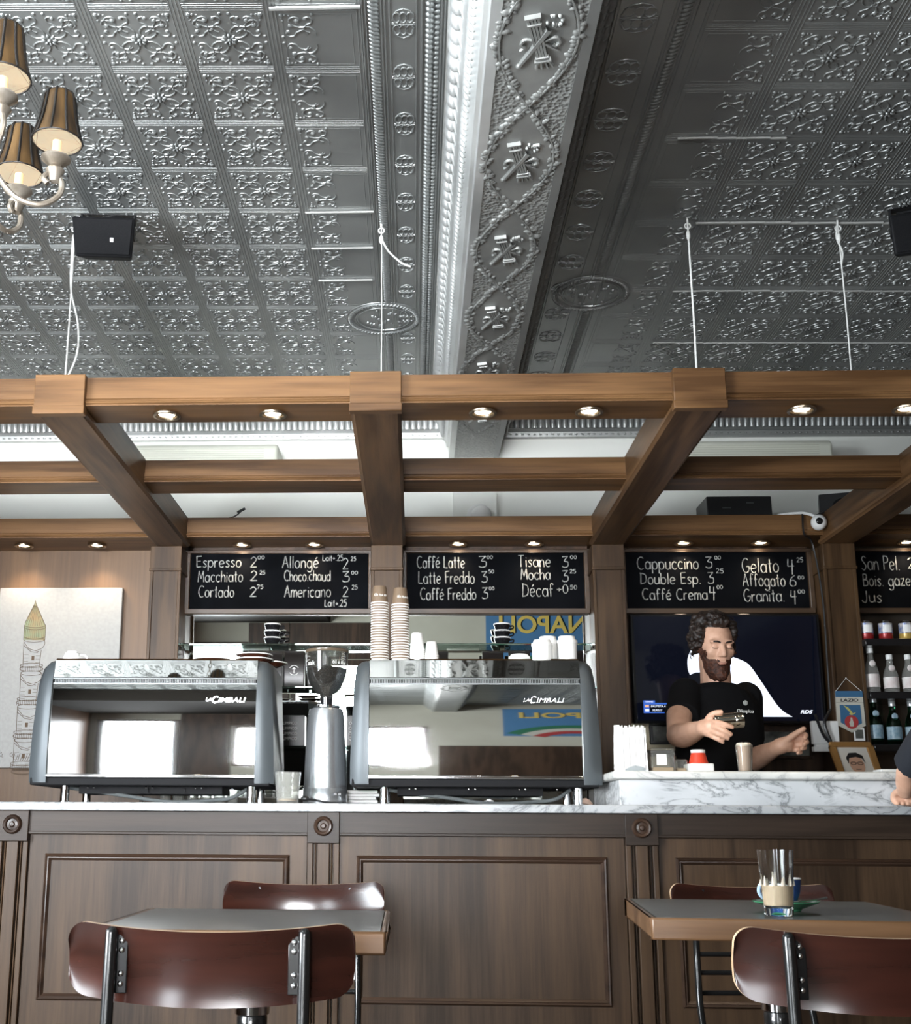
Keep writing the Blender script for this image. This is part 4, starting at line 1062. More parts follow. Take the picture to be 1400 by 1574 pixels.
for z in (1.820, 1.811, 1.770, 1.756): el(TXc, z, .047, .012, PI, 2 * PI)
ln((TXc - .047, 1.820), (TXc - .047, 1.756)); ln((TXc + .047, 1.815), (TXc + .047, 1.752))
for q in np.linspace(-.9, .9, 11): ln((TXc + q * .045, 1.800), (TXc + q * .045, 1.762), r=.0006)
for k, (zt_, dx) in enumerate(((1.750, 0), (1.605, -.004), (1.462, -.008), (1.33, -.012))):
    x = TXc + dx; zb_ = zt_ - .115
    ln((x - .045, zt_), (x - .042, zb_)); ln((x + .034, zt_ - .04), (x + .030, zb_)); el(x + .012, zt_ - .01, .036, .030, -1.4, .9)
    ln((x - .045, zt_ - .005), (x - .02, zt_ - .035), (x + .025, zt_ - .048)); ln((x - .045, zt_ - .02), (x - .01, zt_ - .048), (x + .02, zt_ - .052))
    for z in np.linspace(zt_ - .06, zb_ + .01, 4): ln((x - .04, z), (x - .02, z), r=.0006); ln((x + .012, z - .005), (x + .03, z - .005), r=.0006)
    dr.box(x - .006, x + .006, yy - .001, yy, zt_ - .085, zt_ - .066)
    for z, rx in ((zb_ + .008, .050), (zb_ - .008, .052), (zb_ - .026, .046)): el(x - .004, z, rx, .010, 0, 2 * PI)
    for q in np.linspace(-.95, .95, 13): ln((x - .004 + q * .050, zb_ + .004), (x - .004 + q * .052, zb_ - .020), r=.0007)
for q in (0, 1, 2, 3): ln((TXc - .055 + q * .02, 1.235), (TXc - .05 + q * .022, 1.265), (TXc - .035 + q * .02, 1.262), (TXc - .045 + q * .02, 1.235))
for x in (-1.765, -1.72): ln((x, 1.262), (x + .01, 1.270), (x + .014, 1.258), (x, 1.255), (x + .018, 1.250))
dr.build('tower_drawing', 'ink', pa)
tint = MB().add([(TXc - .046, 4.9658, 1.826), (TXc - .006, 4.9658, 1.925), (TXc + .047, 4.9658, 1.812), (TXc + .047, 4.9658, 1.752), (TXc - .046, 4.9658, 1.754)], [(0, 1, 2, 3, 4)])
M['ochre'] = noisy('ochre_green_wash', (0.30, 0.22, 0.12), (0.23, 0.27, 0.17), 25.0, 0.9)
tint.build('ochre_wash', 'ochre', pa, 0)
# ================================================================ THINGS UP HIGH
def chandelier():
    C0 = Vector((-.9505, 2.119, 2.30)); R = .212
    t = thing('chandelier', 'silver scroll-arm chandelier with bronze fabric shades at the upper left', 'chandelier', C0)
    b = MB().lathe([(0, -.10), (.012, -.095), (.020, -.075), (.012, -.055), (.030, -.03), (.042, .0), (.030, .03), (.015, .05), (.022, .09), (.035, .13), (.022, .17), (.012, .20), (.018, .24), (.008, .27), (.006, .30), (0, .30)], 24)
    b.build('stem', 'cast_silver', t, local=True)
    ch = MB()
    for k in range(9): 
        z = .30 + k * .024
        ch.tube([((.008 * math.cos(a) if k % 2 else 0), (0 if k % 2 else .008 * math.cos(a)), z + .014 * math.sin(a)) for a in np.linspace(0, 2 * PI, 11)[:-1]], .0022, 5, closed=True)
    ch.lathe([(.055, .552), (.050, .535), (.02, .522), (.006, .516), (0, .516)], 24)
    ch.build('chain', 'cast_silver', t, local=True)
    first = True
    for adeg in (-42, 20.7, 69, 130, 190, 254):
        T = Tm(rz=math.radians(adeg))
        def rp(r, z): return tuple(T @ Vector((r, 0, z)))
        MB().tube([rp(*p) for p in crom([(.02, .09), (.055, .055), (.09, -.01), (.135, -.062), (.185, -.072), (.222, -.045), (.226, -.012), (.205, .006), (.190, -.008), (.198, -.020)], 5)], .0062, 8).build('arm', 'cast_silver', t, local=True)
        T2 = T @ Tm((R, 0, 0))
        MB().lathe([(0, -.018), (.010, -.014), (.014, .0), (.020, .012), (.012, .022), (.022, .030), (.031, .038), (.031, .041), (.012, .044), (0, .044)], 20, T2).build('candle_cup', 'cast_silver', t, local=True)
        MB().lathe([(.0095, .044), (.0095, .118), (0, .118)], 14, T2).build('candle_sleeve', 'candle', t, local=True)
        MB().ball(tuple(T2 @ Vector((0, 0, .135))), .012, .012, .018, 12, 8).build('bulb', 'bulb', t, local=True)
        prof = [(.052, .080), (.0500, .086), (.0445, .105), (.0385, .130), (.0345, .155), (.0320, .178), (.0300, .188), (.0250, .194)]
        sh = MB().lathe(prof, 40, T2).build('shade', 'shade_out', t, 60, local=True)
        MB().lathe([(r - .0015, z) for r, z in prof], 40, T2).build('lining', 'shade_in', sh, 60, local=True)
        rb = MB()
        for k in range(10):
            a = 2 * PI * k / 10
            rb.tube([T2 @ Vector(((r + .001) * math.cos(a), (r + .001) * math.sin(a), z)) for r, z in prof], .0028, 5)
        for r, z in (prof[0], prof[-1]): rb.tube([T2 @ Vector((r * math.cos(a), r * math.sin(a), z)) for a in np.linspace(0, 2 * PI, 29)[:-1]], .0018, 5, closed=True)
        rb.build('trim', 'shade_rib', sh, local=True)
        l = bpy.data.lights.new('candle_light', 'POINT'); l.energy = 1.6; l.color = (1, .74, .45); l.shadow_soft_size = .02
        o = bpy.data.objects.new('candle_light', l); COL.objects.link(o); o.parent = t; o.location = T2 @ Vector((0, 0, .10))
chandelier()

def loudspeaker(label, loc, rz):
    t = thing('loudspeaker', label, 'speaker', loc, rz, 'ceiling loudspeakers')
    T = Tm(rx=.30)
    fr = [(-.088, -.062), (.088, -.062), (.098, .062), (-.098, .062)]; bk = [(-.070, -.050), (.070, -.050), (.078, .052), (-.078, .052)]
    V = [(x, -.04, z) for x, z in fr] + [(x, .085, z) for x, z in bk]
    V = [T @ Vector(p) for p in V]
    MB().add(V, [(0, 1, 2, 3), (7, 6, 5, 4), (0, 4, 5, 1), (1, 5, 6, 2), (2, 6, 7, 3), (3, 7, 4, 0)]).build('cabinet', 'black_matte', t, bevel=.008, seg=3, local=True)
    g = [(-.081, -.055), (.081, -.055), (.091, .055), (-.091, .055)]
    V = [T @ Vector((x, y, z)) for y in (-.046, -.041) for x, z in g]
    MB().add(V, [(0, 1, 2, 3), (7, 6, 5, 4), (0, 4, 5, 1), (1, 5, 6, 2), (2, 6, 7, 3), (3, 7, 4, 0)]).build('grille', 'grille', t, bevel=.004, local=True)
    V = [T @ Vector((x, y, z)) for y in (-.048, -.0455) for x, z in ((.022, -.016), (.032, -.016), (.032, -.004), (.022, -.004))]
    MB().add(V, [(0, 1, 2, 3), (7, 6, 5, 4), (0, 4, 5, 1), (1, 5, 6, 2), (2, 6, 7, 3), (3, 7, 4, 0)]).build('badge', 'white_print', t, local=True)
    h = ZC - loc[2]
    b = MB().box(-.085, .085, .02, .05, h - .004, h).box(-.085, -.080, .02, .05, .02, h).box(.080, .085, .02, .05, .02, h)
    b.tube(crom([(-.06, .04, h - .01), (-.02, .0, h - .03), (.03, -.01, .075), (.06, .03, h - .02)], 5), .005, 6)
    b.build('bracket', 'black', t, local=True)
M['grille'] = noisy('speaker_grille', (.004, .004, .005), (.010, .010, .011), 400, .7)
M['grille'].node_tree.nodes['Principled BSDF'].inputs['Specular IOR Level'].default_value = .12
loudspeaker('black loudspeaker bracketed to the tin ceiling near the chandelier', (-.957, 3.30, 2.752), .10)
loudspeaker('black loudspeaker at the upper right edge, cut by the frame', (1.555, 3.32, 2.742), -.28)

# ropes the canopy hangs from
def rope(label, x, y, extra=None, r=.0026):
    t = thing('rope', label, 'rope', (x, y, 2.245), 0, 'ropes holding the canopy')
    MB().tube([(x, y, 2.2455), (x + .002, y, 2.5), (x, y, 2.845)], r, 6).build('cord', 'white_rope', t)
    k = MB().ball((x, y, 2.79), .007, .007, .016, 10, 8)
    k.tube([(x + .009 * math.cos(a), y, 2.822 + .009 * math.sin(a)) for a in np.linspace(0, 2 * PI, 13)[:-1]], .0025, 6, closed=True)
    k.cyl((x, y, 2.83), (x, y, 2.8495), .003, 8)
    k.build('knot_and_eye', 'white_rope', t)
    if extra: MB().tube(crom(extra, 6), .003, 6).build('loose_tail', 'white_rope', t)
    return t
r0 = rope('white rope with a slack cable, rising from the left end block', -1.075, 3.36, [(-1.08, 3.36, 2.78), (-1.075, 3.36, 2.62), (-1.045, 3.355, 2.50), (-1.040, 3.355, 2.40), (-1.072, 3.36, 2.31), (-1.10, 3.345, 2.262)])
rope('thin white rope with a loose curled tail beside the round ceiling ring', -.098, 3.40, [(-.096, 3.40, 2.79), (-.075, 3.39, 2.745), (-.035, 3.38, 2.70), (-.005, 3.38, 2.685)], .0018)
rope('straight white rope with an eye hook above the right end block', .868, 3.40, None, .003)
rope('white rope with a thick knot nearest the right loudspeaker', 1.345, 3.43, [(1.345, 3.43, 2.84), (1.338, 3.43, 2.79), (1.352, 3.43, 2.74), (1.346, 3.43, 2.70)], .0022)
st = MB()
for y, x0, x1, w_ in ((3.424, .90, 2.2, .0035), (3.905, .93, 2.3, .0013), (4.36, .95, 2.3, .0010), (2.955, .74, 1.0, .0012)):
    x = x0
    while x < x1:
        dx = random.uniform(.04, .14); yy_ = y + .030 * (x - .95) + random.uniform(-.002, .002); ww = w_ * random.uniform(.5, 1.2)
        st.box(x, x + dx, yy_ - ww, yy_ + ww, ZC - .0095, ZC - .004); x += dx
for (y, x0, x1, w_) in ((2.385, -.335, -.12, .0035), (3.552, -.335, -.13, .002), (3.32, -.335, -.12, .0025), (3.785, -.33, -.14, .0025)):
    st.box(x0, x1, y - w_, y + w_, ZC - .0095, ZC - .004)
structure(st.build('trim_11', 'caulk'))

# air conditioners
def air_con(label, x0, x1):
    t = thing('air_conditioner', label, 'air conditioner', ((x0 + x1) / 2, 5.0, 2.40), 0, 'wall air conditioners')
    MB().prism([(4.90, 2.615), (4.885, 2.60), (4.885, 2.50), (4.93, 2.47), (5.098, 2.465), (5.098, 2.622), (4.92, 2.622)], 'X', x0, x1).build('casing', 'cream', t, 25, bevel=.012, seg=3)
    b = MB()
    for k in range(9): b.box(x0 + .02, x1 - .06, 4.8825, 4.887, 2.51 + k * .010, 2.5115 + k * .010)
    b.build('louvre_lines', 'cream_dark', t)
M['cream_dark'] = P('cream_shadow_gap', (0.48, 0.48, 0.40), 0.5)
air_con('cream wall air conditioner behind the canopy, left of the carved ceiling beam', -1.27, -.595)
air_con('cream wall air conditioner behind the canopy, right of the carved ceiling beam', 1.14, 1.81)
bx = thing('media_player', 'flat black media player lying on top of the canopy above the Cappuccino board', 'media player', (1.37, 4.88, 2.247))
MB().box(1.235, 1.505, 4.80, 4.985, 2.2475, 2.338).build('case', 'black', bx, bevel=.004)
MB().box(1.30, 1.335, 4.797, 4.80, 2.285, 2.289).box(1.40, 1.43, 4.797, 4.80, 2.305, 2.312).build('display', 'grey_plate', bx)
bx = thing('small_speaker', 'small black speaker on the canopy behind the white security camera', 'speaker', (1.84, 4.93, 2.247), -.3)
MB().box(-.09, .09, -.06, .06, 0.0005, .125).build('case', 'black', bx, bevel=.004, local=True)
MB().lathe([(.035, -.001), (.04, .002), (.03, .004), (0, .001)], 24, Tm((0, -.061, .06), rx=PI / 2)).build('cone', 'grille', bx, local=True)
sc_ = thing('security_camera', 'round white security camera with black lens on the canopy beam', 'security camera', (1.655, 4.70, 2.20))
MB().ball((1.658, 4.70, 2.196), .031, .034, .033, 24, 16).tube([(1.66, 4.72, 2.20), (1.675, 4.758, 2.205)], .022, 16).build('housing', 'white', sc_)
MB().ball((1.650, 4.668, 2.194), .0145, .006, .0145, 18, 10).build('lens', 'black_gloss', sc_)
MB().tube(crom([(1.66, 4.72, 2.225), (1.635, 4.74, 2.242), (1.60, 4.755, 2.252), (1.52, 4.78, 2.249)], 5), .006, 8).build('white_lead', 'white', sc_)
MB().tube(crom([(1.65, 4.73, 2.228), (1.69, 4.72, 2.245), (1.72, 4.76, 2.25)], 5), .004, 8).build('black_lead', 'black', sc_)
cb_ = MB().tube(crom([(1.612, 4.752, 2.25), (1.612, 4.750, 2.16), (1.66, 4.80, 2.13), (1.680, 4.79, 1.9), (1.672, 4.775, 1.6), (1.668, 4.77, 1.44)], 6), .004, 6)
cb_.tube(crom([(1.668, 4.77, 1.44), (1.635, 4.755, 1.38), (1.655, 4.752, 1.30), (1.675, 4.76, 1.20), (1.69, 4.80, .99)], 6), .0065, 6).tube(crom([(1.60, 4.755, 1.42), (1.63, 4.752, 1.33), (1.675, 4.752, 1.29)], 6), .006, 6)
tag(cb_.build('cable', 'black', None), 'black cable running from the security camera down the column side', 'cable')
sd = thing('smoke_detector', 'round white smoke detector on the pilaster above the canopy', 'smoke detector', (.295, 5.062, 2.325))
MB().lathe([(0, .0), (.056, .0), (.056, .012), (.048, .018)], 32, Tm((.295, 5.0615, 2.325), rx=PI / 2)).build('base', 'white', sd)
MB().lathe([(.047, .014), (.045, .03), (.03, .044), (0, .05)], 32, Tm((.302, 5.0615, 2.322), rx=PI / 2)).build('dome', 'white', sd)
wr = MB().tube(crom([(-.93, 4.86, 2.2475), (-.86, 4.90, 2.27), (-.79, 4.95, 2.30), (-.755, 4.97, 2.335)], 6), .003, 6).tube([(-.775, 4.96, 2.322), (-.745, 4.972, 2.343)], .006, 6)
tag(wr.build('wire', 'black', None), 'short black wire end curling up above the first menu board', 'wire')

# ================================================================ RIGHT BAYS
tv = thing('television', 'wide black television behind the barista showing a white shape on dark blue', 'television', (1.294, 4.90, 1.39))
MB().box(.905, 1.684, 4.862, 4.905, 1.390, 1.846).build('case', 'black_gloss', tv, bevel=.004)
MB().box(1.2, 1.4, 4.905, 4.979, 1.52, 1.70).build('wall_mount', 'black', tv)
M['screen'] = P('lit_screen', (0.004, 0.004, 0.006), 0.06, 0.0, Emission_Color=(0.09, 0.15, 0.42), Emission_Strength=0.010)
M['screen_white'] = emit('screen_white', (0.80, 0.86, 1.0), 0.85)
M['screen_blue'] = emit('screen_blue', (0.03, 0.12, 0.55), 0.7)
M['screen_orange'] = emit('screen_orange', (0.9, 0.45, 0.25), 0.7)
sr = MB().box(.918, 1.671, 4.8605, 4.8625, 1.402, 1.834).build('screen', 'screen', tv)
def flat(name, poly, y, mat, parent, th=.0008):
    return MB().prism([(x, z) for x, z in poly], 'Y', y - th, y).build(name, mat, parent, 0)
cz = crom([(1.140, 1.590), (1.133, 1.615), (1.135, 1.66), (1.155, 1.70), (1.19, 1.735), (1.25, 1.735), (1.30, 1.675), (1.345, 1.655), (1.385, 1.630), (1.43, 1.56), (1.48, 1.475), (1.51, 1.440), (1.545, 1.418)], 5)
low = [(1.42, 1.418), (1.38, 1.45), (1.33, 1.53), (1.28, 1.575), (1.20, 1.60), (1.165, 1.600)]
flat('white_shape', [tuple(p) for p in cz] + low, 4.8600, 'screen_white', sr)
flat('score_box', [(.944, 1.432), (1.07, 1.432), (1.07, 1.474), (.992, 1.474), (.992, 1.484), (.944, 1.484)], 4.8602, 'screen_blue', sr)
flat('score_rows', [(.968, 1.4365), (1.068, 1.4365), (1.068, 1.467), (.968, 1.467)], 4.8592, 'screen', sr)
flat('flag', [(.950, 1.456), (.966, 1.456), (.966, 1.465), (.950, 1.465)], 4.8590, 'screen_orange', sr)
flat('flag', [(.950, 1.439), (.966, 1.439), (.966, 1.448), (.950, 1.448)], 4.8590, 'screen_white', sr)
text_mesh('lettering', 'TENNIS', .034, 'screen_white', Tm((.950, 4.8590, 1.476)), sr, .0003, 0, .006)
text_mesh('lettering', 'BAUTISTA A.', .062, 'screen_white', Tm((.974, 4.8580, 1.456)), sr, .0003, .2, .0085)
text_mesh('lettering', 'MURRAY', .040, 'screen_white', Tm((.980, 4.8580, 1.4395)), sr, .0003, .2, .0085)
text_mesh('lettering', 'RDS', .050, 'screen_white', Tm((1.578, 4.8590, 1.432)), sr, .0003, .3, .0145, .03)
M['cream_card'] = P('cream_board', (0.50, 0.44, 0.30), 0.7)
def framed(name, label, cat, x0, x1, z0, z1, y, fm, pic, t_=.012):
    t = thing(name, label, cat, ((x0 + x1) / 2, y, z0))
    MB().box(x0, x1, y, y + .018, z0, z0 + t_).box(x0, x1, y, y + .018, z1 - t_, z1).box(x0, x0 + t_, y, y + .018, z0 + t_, z1 - t_).box(x1 - t_, x1, y, y + .018, z0 + t_, z1 - t_).build('frame', fm, t, bevel=.002)
    MB().box(x0 + .004, x1 - .004, y + .006, y + .012, z0 + .004, z1 - .004).build('picture', pic, t)
    return t
M['dark_print'] = noisy('dark_photograph', (0.02, 0.022, 0.02), (0.16, 0.16, 0.14), 14.0, 0.4)
cp = MB().box(.888, 1.18, 4.972, 4.979, .9205, 1.40).build('pin_board', 'cream_card', None); tag(cp, 'cream board under the television behind the napkin dispenser', 'board')
framed('picture_frame', 'small black framed photograph on the cream board under the television', 'picture', .985, 1.075, 1.312, 1.398, 4.953, 'black', 'dark_print')
framed('picture_frame', 'wide dark framed picture behind the barista left hand', 'picture', 1.36, 1.65, 1.255, 1.378, 4.961, 'dark_wood', 'dark_print')
sb_ = MB().box(.90, 1.19, 4.76, 4.96, 1.262, 1.275); sb_.box(.905, .915, 4.77, 4.95, .9205, 1.262).box(1.175, 1.185, 4.77, 4.95, .9205, 1.262)
tag(sb_.build('low_rack', 'black', None, bevel=.002), 'low black rack on the back worktop behind the glass jars', 'rack')
wbx = thing('white_block', 'plain white block on the column side crossed by black cables', 'wall box', (1.64, 4.80, 1.27))  # plain white block in place of an unidentified pale patch
MB().box(1.592, 1.6965, 4.775, 4.80, 1.302, 1.394).box(1.592, 1.6965, 4.772, 4.80, 1.272, 1.292).box(1.60, 1.6965, 4.78, 4.80, 1.292, 1.302).build('casing', 'white', wbx, bevel=.002)
# pennant
M['sky_blue'] = P('pennant_blue', (0.03, 0.11, 0.22), 0.7)
M['pennant_white'] = P('pennant_white', (0.48, 0.46, 0.40), 0.7)
M['eagle'] = P('eagle_gold', (0.45, 0.42, 0.12), 0.6)
pn = thing('pennant', 'blue and white football pennant with an eagle hanging on the right column', 'pennant', (1.745, 4.776, 1.35))
py = 4.7775
flat('cloth', [(1.694, 1.514), (1.802, 1.514), (1.804, 1.375), (1.748, 1.348), (1.692, 1.378)], py, 'pennant_white', pn, .002)
flat('top_band', [(1.694, 1.514), (1.802, 1.514), (1.802, 1.490), (1.694, 1.490)], py - .0022, 'sky_blue', pn)
flat('shield', [(1.708, 1.458), (1.789, 1.458), (1.790, 1.385), (1.748, 1.364), (1.707, 1.388)], py - .0022, 'sky_blue', pn)
flat('dividing_line', [(1.694, 1.4675), (1.802, 1.4675), (1.802, 1.4660), (1.694, 1.4660)], py - .0022, 'black', pn)
text_mesh('lettering', 'LAZIO', .070, 'black', Tm((1.713, py - .0026, 1.4715)), pn, .0003, .1, .0135, .03)
flat('eagle', [(1.722, 1.4575), (1.741, 1.447), (1.752, 1.433), (1.757, 1.424), (1.770, 1.430), (1.764, 1.423), (1.752, 1.4175), (1.742, 1.421), (1.746, 1.428), (1.735, 1.440)], py - .0032, 'eagle', pn)
M['red_cloth'] = P('pennant_red', (0.35, 0.03, 0.03), 0.7)
flat('red_disc', [(1.749 + .027 * math.cos(a), 1.390 + .027 * math.sin(a)) for a in np.linspace(0, 2 * PI, 25)[:-1]], py - .0032, 'red_cloth', pn)
flat('white_figure', [(1.742, 1.372), (1.755, 1.372), (1.757, 1.388), (1.754, 1.396), (1.752, 1.408), (1.746, 1.408), (1.745, 1.396), (1.740, 1.388)], py - .0042, 'pennant_white', pn)
MB().tube([(1.697, py - .001, 1.513), (1.745, 4.784, 1.567), (1.799, py - .001, 1.513)], .0010, 5).ball((1.745, 4.784, 1.567), .003, seg=8, rings=6).build('hanging_cord', 'white_rope', pn)
pc = thing('photo_card', 'tiny white-bordered photo card tucked under the pennant', 'photo', (1.777, 4.78, 1.316))
MB().box(1.756, 1.798, 4.7785, 4.780, 1.316, 1.366).build('card', 'paper', pc); MB().box(1.762, 1.792, 4.7778, 4.7785, 1.325, 1.360).build('print', 'dark_print', pc)
# side cabinet and leaning portrait
MB().box(1.45, 2.5, 4.36, 4.715, 0, 1.09).build('side_cabinet', 'dark_wood', backbar, bevel=.004)
po = thing('framed_portrait', 'gilt framed portrait photograph of a man in suit and glasses leaning on the column', 'portrait', (1.660, 4.42, 1.0905))
po.rotation_euler = (-.62, 0, 0)
fw, fh = .078, .255
def pbox(m, x0, x1, y0, y1, z0, z1): m.box(x0, x1, y0, y1, z0, z1)
f = MB(); f.box(-fw, fw, 0, .016, 0, .024).box(-fw, fw, 0, .016, fh - .024, fh).box(-fw, -fw + .022, 0, .016, .024, fh - .024).box(fw - .022, fw, 0, .016, .024, fh - .024)
f.build('frame', 'gold', po, bevel=.004, local=True)
M['photo_bg'] = P('pale_photo_paper', (0.62, 0.60, 0.55), 0.4)
MB().box(-fw + .01, fw - .01, .007, .012, .01, fh - .01).build('photograph', 'photo_bg', po, local=True)
M['photo_skin'] = P('photo_skin_tone', (0.55, 0.33, 0.23), 0.4)
def pf(name, poly, y, mat): MB().prism(poly, 'Y', y - .0006, y).build(name, mat, po, 0, local=True)
pf('suit', [(-.054, .03), (-.050, .085), (-.022, .108), (.026, .105), (.052, .075), (.055, .03)], .0068, 'black')
pf('shirt', [(-.012, .104), (.004, .045), (.018, .045), (.024, .098)], .0060, 'paper')
pf('tie', [(.003, .088), (.010, .088), (.014, .045), (.004, .045)], .0052, 'black')
pf('face', [(.0 + .027 * math.cos(a), .148 + .044 * math.sin(a)) for a in np.linspace(0, 2 * PI, 25)[:-1]], .0060, 'photo_skin')
pf('hair', [(-.031, .150), (-.033, .180), (-.018, .202), (.010, .204), (.030, .190), (.032, .155), (.026, .176), (.004, .184), (-.022, .178)], .0052, 'black')
gg = MB()
for sx in (-1, 1): gg.tube([(sx * .0125 + .010 * math.cos(a), .0048, .153 + .0065 * math.sin(a)) for a in np.linspace(0, 2 * PI, 17)[:-1]], .0011, 5, closed=True)
gg.tube([(-.003, .0048, .155), (.003, .0048, .155)], .0011, 5).tube([(-.010, .0052, .126), (0, .0052, .1245), (.010, .0052, .126)], .0012, 5)
gg.build('glasses', 'black', po, local=True)
wt = thing('card_terminal', 'small white plastic tray with dark slots at the far right of the ledge', 'tray', (1.572, 4.0, LZ))
MB().box(1.536, 1.610, 3.97, 4.04, LZ + .0005, LZ + .026).build('body', 'white', wt, bevel=.003); MB().box(1.548, 1.568, 3.9685, 3.971, LZ + .004, LZ + .012).box(1.578, 1.60, 3.9685, 3.971, LZ + .004, LZ + .012).build('slots', 'black', wt)
# bottle shelves
for z, lab in ((1.722, 'upper black bottle shelf holding the cans'), (1.508, 'middle black bottle shelf holding the clear water bottles'), (1.300, 'lower black bottle shelf holding the green bottles')):
    o = MB().box(1.819, 2.6, 4.74, 4.978, z - .028, z).build('bottle_shelf', 'black_gloss', None, bevel=.002); tag(o, lab, 'shelf', 'bottle shelves')
def can(label, x, body, band):
    t = thing('drink_can', label, 'can', (x, 4.81, 1.7225), 0, 'drink cans on the upper shelf')
    MB().lathe([(0, .0), (.022, 0), (.027, .006), (.027, .030)], 28).build('lower_band', band, t, local=True)
    MB().lathe([(.027, .030), (.027, .072)], 28).build('printed_body', body, t, local=True)
    MB().lathe([(.027, .072), (.0225, .079), (.0225, .081), (.020, .079), (0, .079)], 28).build('lid', 'chrome', t, local=True)
    b = MB().lathe([(.0274, .034), (.0276, .050), (.0274, .064)], 12, a0=-2.2, a1=-.9); b.build('label_print', 'paper', t, local=True)
M['can_blue'] = noisy('blue_white_print', (0.10, 0.16, 0.38), (0.62, 0.58, 0.52), 45.0, 0.3, 0.2)
M['can_red'] = P('red_band', (0.30, 0.02, 0.02), 0.3, 0.2); M['can_gold'] = P('yellow_band', (0.50, 0.33, 0.08), 0.3, 0.2)
can('red and blue drink can half hidden by the column', 1.852, 'can_blue', 'can_red'); can('red and blue drink can in the middle of the three', 1.930, 'can_blue', 'can_red'); can('yellow drink can on the upper shelf', 2.012, 'can_blue', 'can_gold')
M['label_silver'] = noisy('blue_silver_label', (0.16, 0.28, 0.36), (0.38, 0.48, 0.54), 60.0, 0.4)
M['label_pink'] = noisy('white_pink_label', (0.62, 0.52, 0.50), (0.78, 0.75, 0.72), 30.0, 0.5)
M['silver_cap'] = P('silver_cap', (0.6, 0.62, 0.62), 0.3, 0.6)
def bottle(label, x, z, h, gmat, lmat, cap, group):
    t = thing('water_bottle', label, 'bottle', (x, 4.82, z), 0, group); r = .0285
    MB().lathe([(0, 0), (r - .003, 0), (r, .004), (r, h * .45), (r * .86, h * .56), (r * .45, h * .74), (.0115, h * .82), (.0115, h * .93), (0, h * .93)], 32).build('glass', gmat, t, 60, local=True)
    MB().lathe([(r + .0004, h * .13), (r + .0006, h * .14), (r + .0006, h * .40), (r + .0004, h * .41)], 32).build('label', lmat, t, local=True)
    MB().lathe([(.0128, h * .87), (.0132, h * .88), (.0132, h * .985), (.011, h), (0, h)], 20).build('cap', cap, t, local=True)
    n = MB().ball((0, -r * .66, h * .635), .013, .004, .014, 16, 8); n.build('neck_badge', 'label_silver' if gmat == 'green_glass' else 'label_pink', t, local=True)
G1 = 'clear water bottles on the middle shelf'; G2 = 'green water bottles on the lower shelf'
bottle('tall clear water bottle with pink label nearest the column', 1.862, 1.5085, .190, 'water_glass', 'label_pink', 'white', G1)
bottle('shorter clear water bottle with white cap, second from the column', 1.938, 1.5085, .160, 'water_glass', 'label_pink', 'white', G1)
bottle('shorter clear water bottle with white cap cut by the picture edge', 2.012, 1.5085, .160, 'water_glass', 'label_pink', 'white', G1)
bottle('taller green water bottle with silver cap nearest the column', 1.858, 1.3005, .198, 'green_glass', 'label_silver', 'silver_cap', G2)
bottle('green water bottle with blue label, second from the column', 1.932, 1.3005, .180, 'green_glass', 'label_silver', 'silver_cap', G2)
bottle('green water bottle with blue label cut by the picture edge', 2.006, 1.3005, .180, 'green_glass', 'label_silver', 'silver_cap', G2)
# poster on the rear wall (seen in the mirrors)
M['poster_blue'] = P('poster_blue', (0.06, 0.17, 0.33), 0.6); M['poster_yellow'] = P('poster_yellow', (0.62, 0.45, 0.10), 0.6); M['poster_green'] = P('poster_green', (0.02, 0.14, 0.07), 0.6)
ps = thing('wall_poster', 'blue poster with yellow letters and tricolour arcs, mirrored behind the white tubs', 'poster', (1.3, WYF + .01, 1.75))
PX, PZ, PY = 1.42, 2.28, WYF
def pr_(name, poly, k, mat): MB().prism([(PX + a, PZ + b) for a, b in poly], 'Y', PY + .002 + k * .002, PY + .006 + k * .002).build(name, mat, ps, 0)
pr_('sheet', [(-.62, -.5), (.62, -.5), (.62, .42), (-.62, .42)], 0, 'poster_blue')
def band(r0, r1, m, k): pr_('tricolour_arc', [(r0 * math.cos(a), -.62 + r0 * .72 * math.sin(a)) for a in np.linspace(.45, PI - .45, 24)] + [(r1 * math.cos(a), -.62 + r1 * .72 * math.sin(a)) for a in np.linspace(PI - .45, .45, 24)], k, m)
band(.52, .66, 'poster_green', 3); band(.40, .52, 'pennant_white', 4); band(.28, .40, 'red_cloth', 5)
text_mesh('lettering', 'NAPOLI', .95, 'poster_yellow', Tm((PX + .475, PY + .02, PZ + .10), rz=PI), ps, .002, 0, .20, .02)
